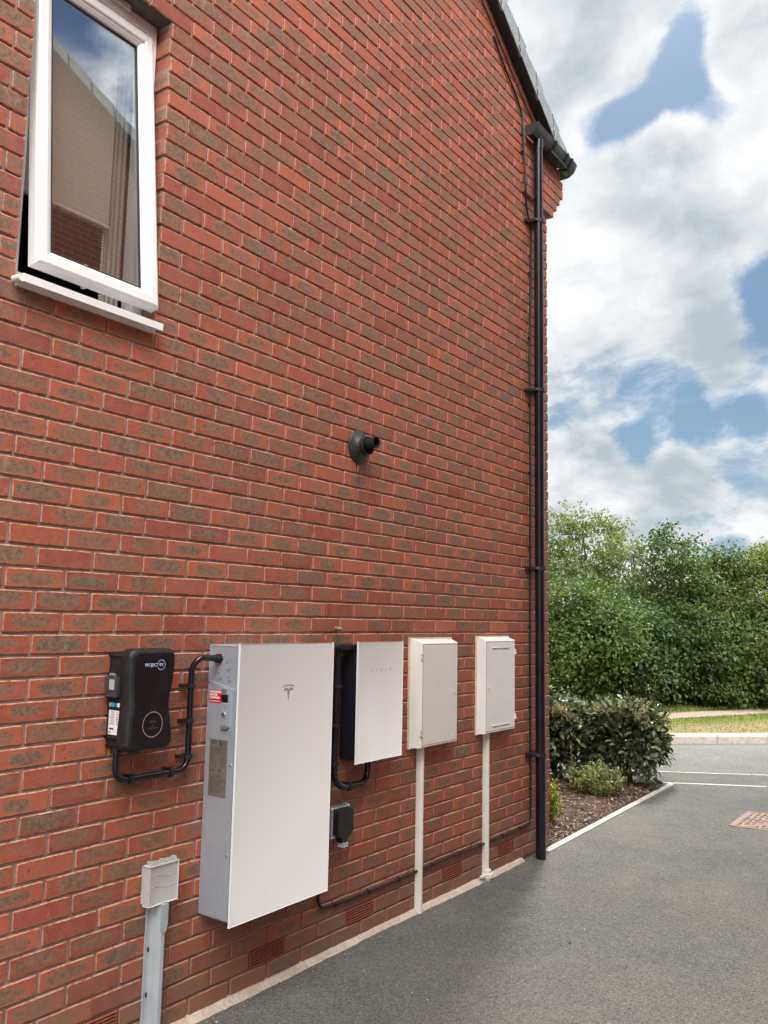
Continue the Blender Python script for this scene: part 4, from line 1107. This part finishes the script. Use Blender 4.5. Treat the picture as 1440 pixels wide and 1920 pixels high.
# manhole cover
mh = thing('manhole_cover', (5.5, -1.15, G), 'rusty brown patterned manhole cover set in the drive at right', 'manhole cover')
M_rust = noisy((.27,.195,.16), (.36,.275,.235), 16, rough=.8, bump=.3, bscale=150, fine=(60, (.17,.10,.08))); M_rust.name = 'rusted_iron'
k = MB(); k.box(5.14, 5.80, -1.46, -.84, G-.03, G+.006, .004); k.build('frame', M_rust, mh)
k = MB(); k.box(5.175, 5.765, -1.425, -.875, G-.02, G+.0085, .002)
for i in range(13):
    for j in range(12):
        xx, yy = 5.20+i*.045, -1.40+j*.045
        if abs((xx-5.47)*.66+(yy+1.15)) < .035: continue
        if (i+j) % 2: k.box(xx-.016, xx+.016, yy-.005, yy+.005, G+.008, G+.0125)
        else: k.box(xx-.005, xx+.005, yy-.016, yy+.016, G+.008, G+.0125)
k.box(5.455, 5.485, -1.42, -.88, G+.008, G+.012)
mc = k.build('lid', M_rust, mh)
# a few bits of litter leaf on the drive
for (x, y, s_) in ((1.95, -.85, .02), (5.45, -.42, .018)):
    k = MB(); k.add([(x, y, G+.003), (x+s_, y+s_*.3, G+.009), (x+s_*1.6, y-.002, G+.004), (x+s_*.7, y-s_*.4, G+.006)], [(0,1,2,3)])
    o = k.build('dead_leaf', M_bark); tag(o, 'tiny dark dead leaf lying on the asphalt '+('in front of the meter boxes' if x < 3 else 'left of the manhole cover'), 'dead leaf')

# ------------------------------------------------------------------ plants
def rs_unit(n): return norm(rng.normal(0, 1, (n, 3)))
def crown(centers, radii, nclus, nleaf, spread, ln, wd, shell=.45, flatten=.45, up=1.0, noise=.18, out=None):
    """clusters of leaves spread through lumpy ellipsoids"""
    Vs, Fs, b = [], [], 0
    cc = []
    for c, r in zip(centers, radii):
        k = max(3, int(nclus*(r[0]*r[1]+r[1]*r[2]+r[0]*r[2])/sum(q[0]*q[1]+q[1]*q[2]+q[0]*q[2] for q in radii)))
        u = rs_unit(k); rad = rng.random(k)**shell
        rad *= 1+noise*np.sin(u[:, 0]*5+c[0]*3)*np.cos(u[:, 2]*6+c[1]*5)+rng.normal(0, noise*.4, k)
        cc.append(np.array(c)+u*rad[:, None]*np.array(r))
    cc = np.concatenate(cc); ctr = np.mean(np.array(centers), 0)
    m_ = len(cc); idx = np.repeat(np.arange(m_), nleaf); n = len(idx)
    tw = norm(cc-ctr+rng.normal(0, .5, (m_, 3))); tw[:, 2] = tw[:, 2]*.4-.05; tw = norm(tw)
    tpar = rng.uniform(-1, 1, n)[:, None]
    P = cc[idx]+tw[idx]*tpar*spread*1.3+rng.normal(0, 1, (n, 3))*np.array([spread*.55, spread*.55, spread*flatten*.55])
    D = tw[idx]*.7+rng.normal(0, .65, (n, 3)); D[:, 2] -= .15
    N = rng.normal(0, .55, (n, 3)); N[:, 2] += up; N += norm(cc-ctr)[idx]*.55
    keep = P[:, 2] > G+.0
    P, D, N = P[keep], D[keep], N[keep]; n = len(P)
    return P, D, N
def add_trunk(mb, base, top, r, nb, spread, seed):
    rs = random.Random(seed); b = Vector(base); t = Vector(top)
    P = [b.lerp(t, k/6)+Vector((rs.uniform(-.06, .06), rs.uniform(-.06, .06), 0))*(k > 0) for k in range(7)]
    mb.tube(P, r, 8, rs=[r*(1-.8*k/6) for k in range(7)])
    for i in range(nb):
        k = rs.uniform(.15, .95); s = b.lerp(t, k); a = rs.uniform(0, 6.28)
        L_ = spread*(1.15-k*.6)*rs.uniform(.6, 1.); e = s+Vector((math.cos(a)*L_, math.sin(a)*L_, L_*rs.uniform(.5, 1.1)))
        m1 = s.lerp(e, .5)+Vector((rs.uniform(-.08, .08), rs.uniform(-.08, .08), rs.uniform(-.02, .1)))
        mb.tube([s, m1, e], r*.4, 6, rs=[r*.42*(1-.6*k), r*.25, r*.07])
M_hazel = island([(.050,.078,.028), (.062,.098,.028), (.085,.128,.035), (.12,.165,.045)], .5, .30, clump=(1.1, (.035,.07,.022), .55))
M_field = island([(.040,.070,.020), (.065,.105,.028), (.10,.135,.035), (.14,.155,.045)], .5, .30, clump=(1.2, (.05,.075,.03), .5))
M_bright = island([(.055,.090,.028), (.078,.120,.034), (.105,.152,.040), (.14,.19,.05)], .5, .35, clump=(1.3, (.06,.11,.022), .5))
M_blueish = island([(.035,.066,.030), (.055,.093,.040), (.075,.122,.050), (.10,.14,.055)], .5, .25)
M_ash = island([(.10,.135,.055), (.15,.19,.08), (.20,.235,.10), (.24,.22,.12)], .5, .40)
M_yel = island([(.13,.17,.03), (.19,.22,.04), (.26,.26,.05), (.16,.20,.035)], .5, .35)
right2 = Vector((cr0.x, cr0.y)); fwd2 = Vector((math.sin(yaw), math.cos(yaw)))
def tree(label, lat, dep, h, rx, rz, m, ncl, nl, ln_, spread=.17, seed=1, name='broadleaf_tree', base_gap=0., shell=.42, extra=None):
    p = Vector((CAM.x, CAM.y))+right2*lat+fwd2*dep
    g0 = VZ; t = thing(name, (p.x, p.y, g0), label, 'tree', 'trees of the belt beyond the path')
    rs = random.Random(seed)
    tr = MB()
    for q in range(3 if base_gap < .3 else 1):
        bx_ = (p.x+rs.uniform(-.15, .15), p.y+rs.uniform(-.15, .15), g0-.03)
        add_trunk(tr, bx_, (p.x+rs.uniform(-.4, .4), p.y+rs.uniform(-.4, .4), g0+h*.88), .045 if base_gap < .3 else .07, 9, rx*.8, seed+q)
    tr.build('trunk', M_bark, t, smooth=True)
    cs, rd = [], []
    zc = g0+base_gap+(h-base_gap)*.46
    cs.append((p.x, p.y, zc)); rd.append((rx*.85, rx*.85, (h-base_gap)*.46))
    for k in range(9):
        a = rs.uniform(0, 6.28); q = rs.uniform(.35, .75)*rx; zz = g0+base_gap+(h-base_gap)*rs.uniform(.15, .88)
        cs.append((p.x+math.cos(a)*q, p.y+math.sin(a)*q, zz)); s_ = rs.uniform(.30, .5)*rx; rd.append((s_, s_, s_*rz))
    for k in range(5):      # leaders that break the skyline
        a = rs.uniform(0, 6.28); q = rs.uniform(.0, .6)*rx
        cs.append((p.x+math.cos(a)*q, p.y+math.sin(a)*q, g0+h*rs.uniform(.86, .97))); rd.append((.16*rx, .16*rx, h*.07))
    if extra: 
        for (dl, dz_, rr) in extra:
            e2 = p+right2*dl; cs.append((e2.x, e2.y, g0+dz_)); rd.append((rr, rr, rr*1.2))
    P, D, N = crown(cs, rd, int(ncl*1.25), nl, spread, ln_, ln_*.7, shell=shell)
    n = len(P); V, F = leaves(P, D, N, rng.uniform(.55, 1.1, n)*ln_, rng.uniform(.55, 1.05, n)*ln_*.64)
    npmesh('crown', V, F, m, t)
    return t
def lat_of(px_, dep): return (px_-720)/FPX*dep*1.0
for (lb_, px_, dep, topy, rx, m, ncl, nl, ln_, nm, gap, seed) in [
    ('bright green leafy bush low in the tree belt, next to the wall corner', 1085, 15.2, 1098, 1.15, M_bright, 520, 26, .085, 'hazel_tree', 0., 3),
    ('tall pale loose tree with open crown rising above the belt near the wall corner', 1112, 19.5, 948, 1.35, M_ash, 560, 18, .085, 'ash_tree', .9, 5),
    ('dark green tree behind the wall corner at the left end of the belt', 985, 17.2, 1010, 1.5, M_hazel, 420, 24, .085, 'hazel_tree', 0., 7),
    ('dark green tree with ragged highest top in the middle of the belt', 1255, 17.0, 992, 1.35, M_hazel, 620, 26, .085, 'hazel_tree', 0., 8),
    ('bluish green bush low in front of the middle of the belt', 1195, 15.7, 1125, 1.05, M_blueish, 460, 26, .08, 'hazel_tree', 0., 9),
    ('olive green tree right of the middle of the belt', 1345, 17.2, 1028, 1.3, M_field, 560, 26, .085, 'field_maple_tree', 0., 10),
    ('mid green bush low in front, right of the middle of the belt', 1320, 15.9, 1130, 1.1, M_hazel, 520, 26, .085, 'hazel_tree', 0., 12),
    ('green bush low in front at the right edge of the picture', 1440, 16.3, 1120, 1.2, M_field, 520, 26, .085, 'field_maple_tree', 0., 13),
    ('yellow green tree at the right edge behind the belt', 1450, 18.2, 1022, 1.5, M_yel, 560, 26, .09, 'field_maple_tree', 0., 14),
    ('grey green tree standing behind between the pale tree and the ragged topped tree', 1185, 18.6, 1005, 1.2, M_ash, 520, 20, .085, 'ash_tree', .2, 15),
    ('green tree just outside the right edge of the belt', 1570, 17.6, 1030, 1.6, M_hazel, 380, 24, .09, 'hazel_tree', 0., 16)]:
    hor = 1161.3+(px_-720)*.0192
    # lateral and depth along the level forward axis
    lat = (px_-720)/FPX*dep; h = .033+(hor-topy)/FPX*dep-VZ
    tree(lb_, lat, dep, h, rx, 1.1, m, ncl, nl, ln_, seed=seed, name=nm, base_gap=gap, spread=.20 if nm != 'ash_tree' else .13, shell=.42 if nm != 'ash_tree' else .6)
# undergrowth at the foot of the belt
px, py = scatter(900, [(11.2, 2.75), (12.6, 2.30), (15.4, 1.05), (19, -.5), (19, .2), (15.6, 1.7), (12.8, 2.9)])
n = len(px); idx = np.repeat(np.arange(n), 14)
P = np.stack([px[idx], py[idx], np.full(len(idx), VZ)], 1)+rng.normal(0, .05, (len(idx), 3)); P[:, 2] = VZ+rng.random(len(idx))*.32
D = rng.normal(0, .6, P.shape); D[:, 2] += .2; N = rng.normal(0, .5, P.shape); N[:, 2] += 1
V, F = leaves(P, D, N, rng.uniform(.04, .08, len(P)), rng.uniform(.02, .045, len(P)))
tag(npmesh('nettles', V, F, M_blueish), 'low nettles and weeds along the foot of the trees', 'weeds', kind='stuff')

# clipped evergreen hedge shrubs (three in a row, the last behind the wall corner)
M_elae = island([(.034,.050,.034), (.055,.080,.046), (.10,.13,.075), (.15,.18,.125), (.24,.30,.10)], .35, .10, spec=.6)
M_newg = island([(.20,.16,.09), (.33,.27,.16), (.48,.42,.29), (.16,.18,.09)], .5, .2)
def shrub_box(label, p, rx, ry, z0, z1, nclus, seed, gap):
    t = thing('evergreen_shrub', (p[0], p[1], G), label, 'shrub', 'clipped evergreen shrubs')
    rs = random.Random(seed); st_ = MB()
    for q in range(7):
        a = rs.uniform(0, 6.28); e_ = (p[0]+math.cos(a)*rx*.6, p[1]+math.sin(a)*ry*.6, z1-.15)
        st_.tube([(p[0]+rs.uniform(-.06, .06), p[1]+rs.uniform(-.06, .06), G), (p[0]+math.cos(a)*rx*.2, p[1]+math.sin(a)*ry*.2, G+.25), e_], .012, 7, rs=[.014, .010, .005])
    st_.build('stem', M_bark, t, smooth=True)
    u = rng.uniform(-1, 1, (nclus, 3)); f = np.max(np.abs(u), 1, keepdims=True); ln_ = np.linalg.norm(u, axis=1, keepdims=True)
    u = u*(f/ln_)**.55; sc = (rng.random((nclus, 1))**.35); u = u/np.maximum(np.max(np.abs(u), 1, keepdims=True), 1e-6)*sc*(f/ln_)**.35
    zc, hz_ = (z0+z1)/2, (z1-z0)/2
    C = np.array([p[0], p[1], zc])+u*np.array([rx, ry, hz_])+rng.normal(0, .02, (nclus, 3))
    C = C[~((C[:, 2] < z0+.20+.13*np.sin(C[:, 1]*11+seed)) & (rng.random(len(C)) < gap))]
    m_ = len(C); nl = 12; idx = np.repeat(np.arange(m_), nl); out = norm(C-np.array([p[0], p[1], zc-.1]))
    P = C[idx]+rng.normal(0, .035, (m_*nl, 3)); D = out[idx]*.8+rng.normal(0, .6, (m_*nl, 3)); D[:, 2] -= .1
    N = rng.normal(0, .45, (m_*nl, 3))+out[idx]*.6; N[:, 2] += .7
    n = len(P); V, F = leaves(P, D, N, rng.uniform(.055, .095, n), rng.uniform(.028, .046, n), .15)
    npmesh('foliage', V, F, M_elae, t)
    nn = int(nclus*.75); x_ = rng.uniform(-1, 1, nn)*rx*.98+p[0]; y_ = rng.uniform(-1, 1, nn)*ry*.98+p[1]
    C = np.stack([x_, y_, z1-.04+rng.normal(0, .02, nn)+.03*(rng.random(nn) < .15)-.12*(np.abs((y_-p[1])/ry)**4)], 1)
    idx = np.repeat(np.arange(nn), 6); P = C[idx]+rng.normal(0, .018, (nn*6, 3)); D = rng.normal(0, .6, P.shape); D[:, 2] += .8
    N = rng.normal(0, 1, P.shape); n = len(P); V, F = leaves(P, D, N, rng.uniform(.02, .045, n), rng.uniform(.009, .018, n), .12)
    npmesh('new_growth', V, F, M_newg, t)
    return t, st_
HZ = -.795
s1_, _ = shrub_box('glossy dark evergreen shrub with clipped top, right hand end of the low hedge', (6.42, .47), .36, .36, G+.10, HZ, 640, 2, .75)
s2_, _ = shrub_box('glossy dark evergreen shrub with clipped top, hedge part nearest the wall corner', (6.15, 1.10), .36, .38, G+.08, HZ-.01, 640, 5, .8)
shrub_box('evergreen shrub at the far end of the low hedge, hidden behind the wall corner', (5.9, 1.80), .36, .36, G+.08, HZ, 420, 6, .8)
# the long shoot standing above the hedge
k = MB(); k.tube([(6.40, .42, HZ-.1), (6.41, .42, HZ+.02), (6.40, .415, HZ+.125)], .004, 6); k.build('shoot', M_bark, s1_)
C = np.array([[6.40, .42, HZ+.01+.012*i] for i in range(10)]); D = rng.normal(0, .7, (10, 3)); D[:, 2] += .5
V, F = leaves(C, D, rng.normal(0, 1, (10, 3)), np.full(10, .055), np.full(10, .024)); npmesh('shoot_leaves', V, F, M_newg, s1_)

def small_shrub(name, label, p, r, h, n, ms, ln_, upright=.6, seed=1):
    t = thing(name, (p[0], p[1], G), label, 'shrub'); rs = random.Random(seed); st_ = MB(); Cs = []; Ts = []
    for q in range(n):
        a = rs.uniform(0, 6.28); d = math.sqrt(rs.random())*r; hh_ = h*(1-.45*(d/r)**2)*rs.uniform(.7, 1.08)
        b0 = Vector((p[0]+math.cos(a)*d*.35, p[1]+math.sin(a)*d*.35, G+.01)); e_ = Vector((p[0]+math.cos(a)*d, p[1]+math.sin(a)*d, G+hh_))
        mid = b0.lerp(e_, .5)+Vector((math.cos(a)*d*.15, math.sin(a)*d*.15, -.01)); st_.tube([b0, mid, e_], .002, 5, rs=[.003, .0025, .001])
        for k in range(26):
            tt = rs.uniform(.12, 1.04); c_ = b0.lerp(e_, tt) if tt > .5 else b0.lerp(mid, tt*2)
            Cs.append(c_[:]); Ts.append(tuple((e_-b0).normalized()))
    st_.build('stem', M_bark, t)
    C = np.array(Cs)+rng.normal(0, .008, (len(Cs), 3)); Tn = np.array(Ts); D = rng.normal(0, .8, C.shape)+Tn*upright; N = rng.normal(0, .5, C.shape); N[:, 2] += .9
    half = rng.random(len(C)) < .5
    for nm_, m_, kk_ in (('foliage', ms[0], half), ('variegated_foliage', ms[1], ~half)):
        c_ = C[kk_]; V, F = leaves(c_, D[kk_], N[kk_], rng.uniform(.7, 1.2, len(c_))*ln_, rng.uniform(.7, 1.1, len(c_))*ln_*.55)
        npmesh(nm_, V, F, m_, t)
M_varg = island([(.09,.14,.05), (.14,.19,.07), (.21,.26,.12), (.36,.40,.22)], .4, .15)
M_vary = island([(.30,.31,.10), (.42,.41,.16), (.20,.24,.07), (.52,.50,.26)], .4, .2)
M_goldg = island([(.22,.24,.03), (.36,.36,.04), (.50,.47,.06), (.60,.54,.09)], .4, .25)
M_golddk = island([(.09,.13,.02), (.16,.20,.03), (.30,.31,.04), (.60,.46,.04)], .4, .25)
small_shrub('variegated_shrub', 'small cream and green variegated shrub in the bed below the hedge', (5.55, .42), .27, .30, 130, (M_varg, M_vary), .030, seed=3)
small_shrub('golden_shrub', 'small bright yellow green shrub growing against the house corner', (4.15, .34), .20, .40, 120, (M_goldg, M_golddk), .026, seed=4)
sp_ = thing('weed_sprig', (5.55, .66, G), 'single thin upright leafy sprig standing behind the variegated shrub', 'plant')
k = MB(); k.tube([(5.55, .66, G), (5.545, .665, G+.25), (5.53, .67, G+.46)], .003, 6); k.build('stem', M_bark, sp_)
C = np.array([[5.545, .665, G+.14+.012*i] for i in range(27)]); D = rng.normal(0, .9, C.shape); D[:, 2] = .4; N = rng.normal(0, .4, C.shape); N[:, 2] += 1
V, F = leaves(C, D, N, np.full(27, .028), np.full(27, .014)); npmesh('foliage', V, F, M_vary, sp_)

# ------------------------------------------------------------------ the neighbouring house across the drive, which the window glass mirrors
def nb_build(nt, b):
    p = nt.node('ShaderNodeNewGeometry').outputs['Position']; x_, y_, z_ = nt.sep(p)
    bt_ = nt.node('ShaderNodeTexBrick'); nt.l.new(nt.comb(x_, z_, 0.), bt_.inputs['Vector'])
    for k_, v_ in (('Scale', 1.), ('Brick Width', .225), ('Row Height', .075), ('Mortar Size', .005), ('Mortar Smooth', .2)): bt_.inputs[k_].default_value = v_
    bt_.inputs['Color1'].default_value = (.34,.085,.05,1); bt_.inputs['Color2'].default_value = (.25,.09,.06,1); bt_.inputs['Mortar'].default_value = (.36,.27,.23,1)
    nt.l.new(bt_.outputs[0], b.inputs['Base Color']); b.inputs['Roughness'].default_value = .9
M_nb = mat('neighbour_brick', build=nb_build)
nb_ = thing('neighbouring_house', (1.5, -8, G), 'brick gable house across the drive, seen only mirrored in the open window', 'house')
YN = -4.3
def nz_(x): return 7.6-.62*abs(x-1.9)
xl, xr = -3.6, 7.4
MB().ext([(xl, G-.05), (xr, G-.05), (xr, nz_(xr)), (1.9, nz_(1.9)), (xl, nz_(xl))], 'y', YN, YN-8).build('wall', M_nb, nb_)
k = MB()
for sgn in (-1, 1):
    xe = (xr+.25) if sgn > 0 else (xl-.25)
    a_ = (1.9, nz_(1.9)); b_ = (xe, nz_(xe))
    for q in range(20):
        t0, t1 = q/20, (q+1)/20+.004
        p0_, p1_ = L(a_, b_, t0), L(a_, b_, t1); st0 = .02*(0); st1 = .03
        k.add([(p0_[0], YN+.08, p0_[1]), (p1_[0], YN+.08, p1_[1]+.0), (p1_[0], YN+.08, p1_[1]+.16+st1), (p0_[0], YN+.08, p0_[1]+.16),
               (p0_[0], YN-8.1, p0_[1]), (p1_[0], YN-8.1, p1_[1]), (p1_[0], YN-8.1, p1_[1]+.16+st1), (p0_[0], YN-8.1, p0_[1]+.16)],
              [(0,1,2,3), (4,7,6,5), (0,4,5,1), (1,5,6,2), (2,6,7,3), (3,7,4,0)])
k.build('roof', M_tile, nb_)
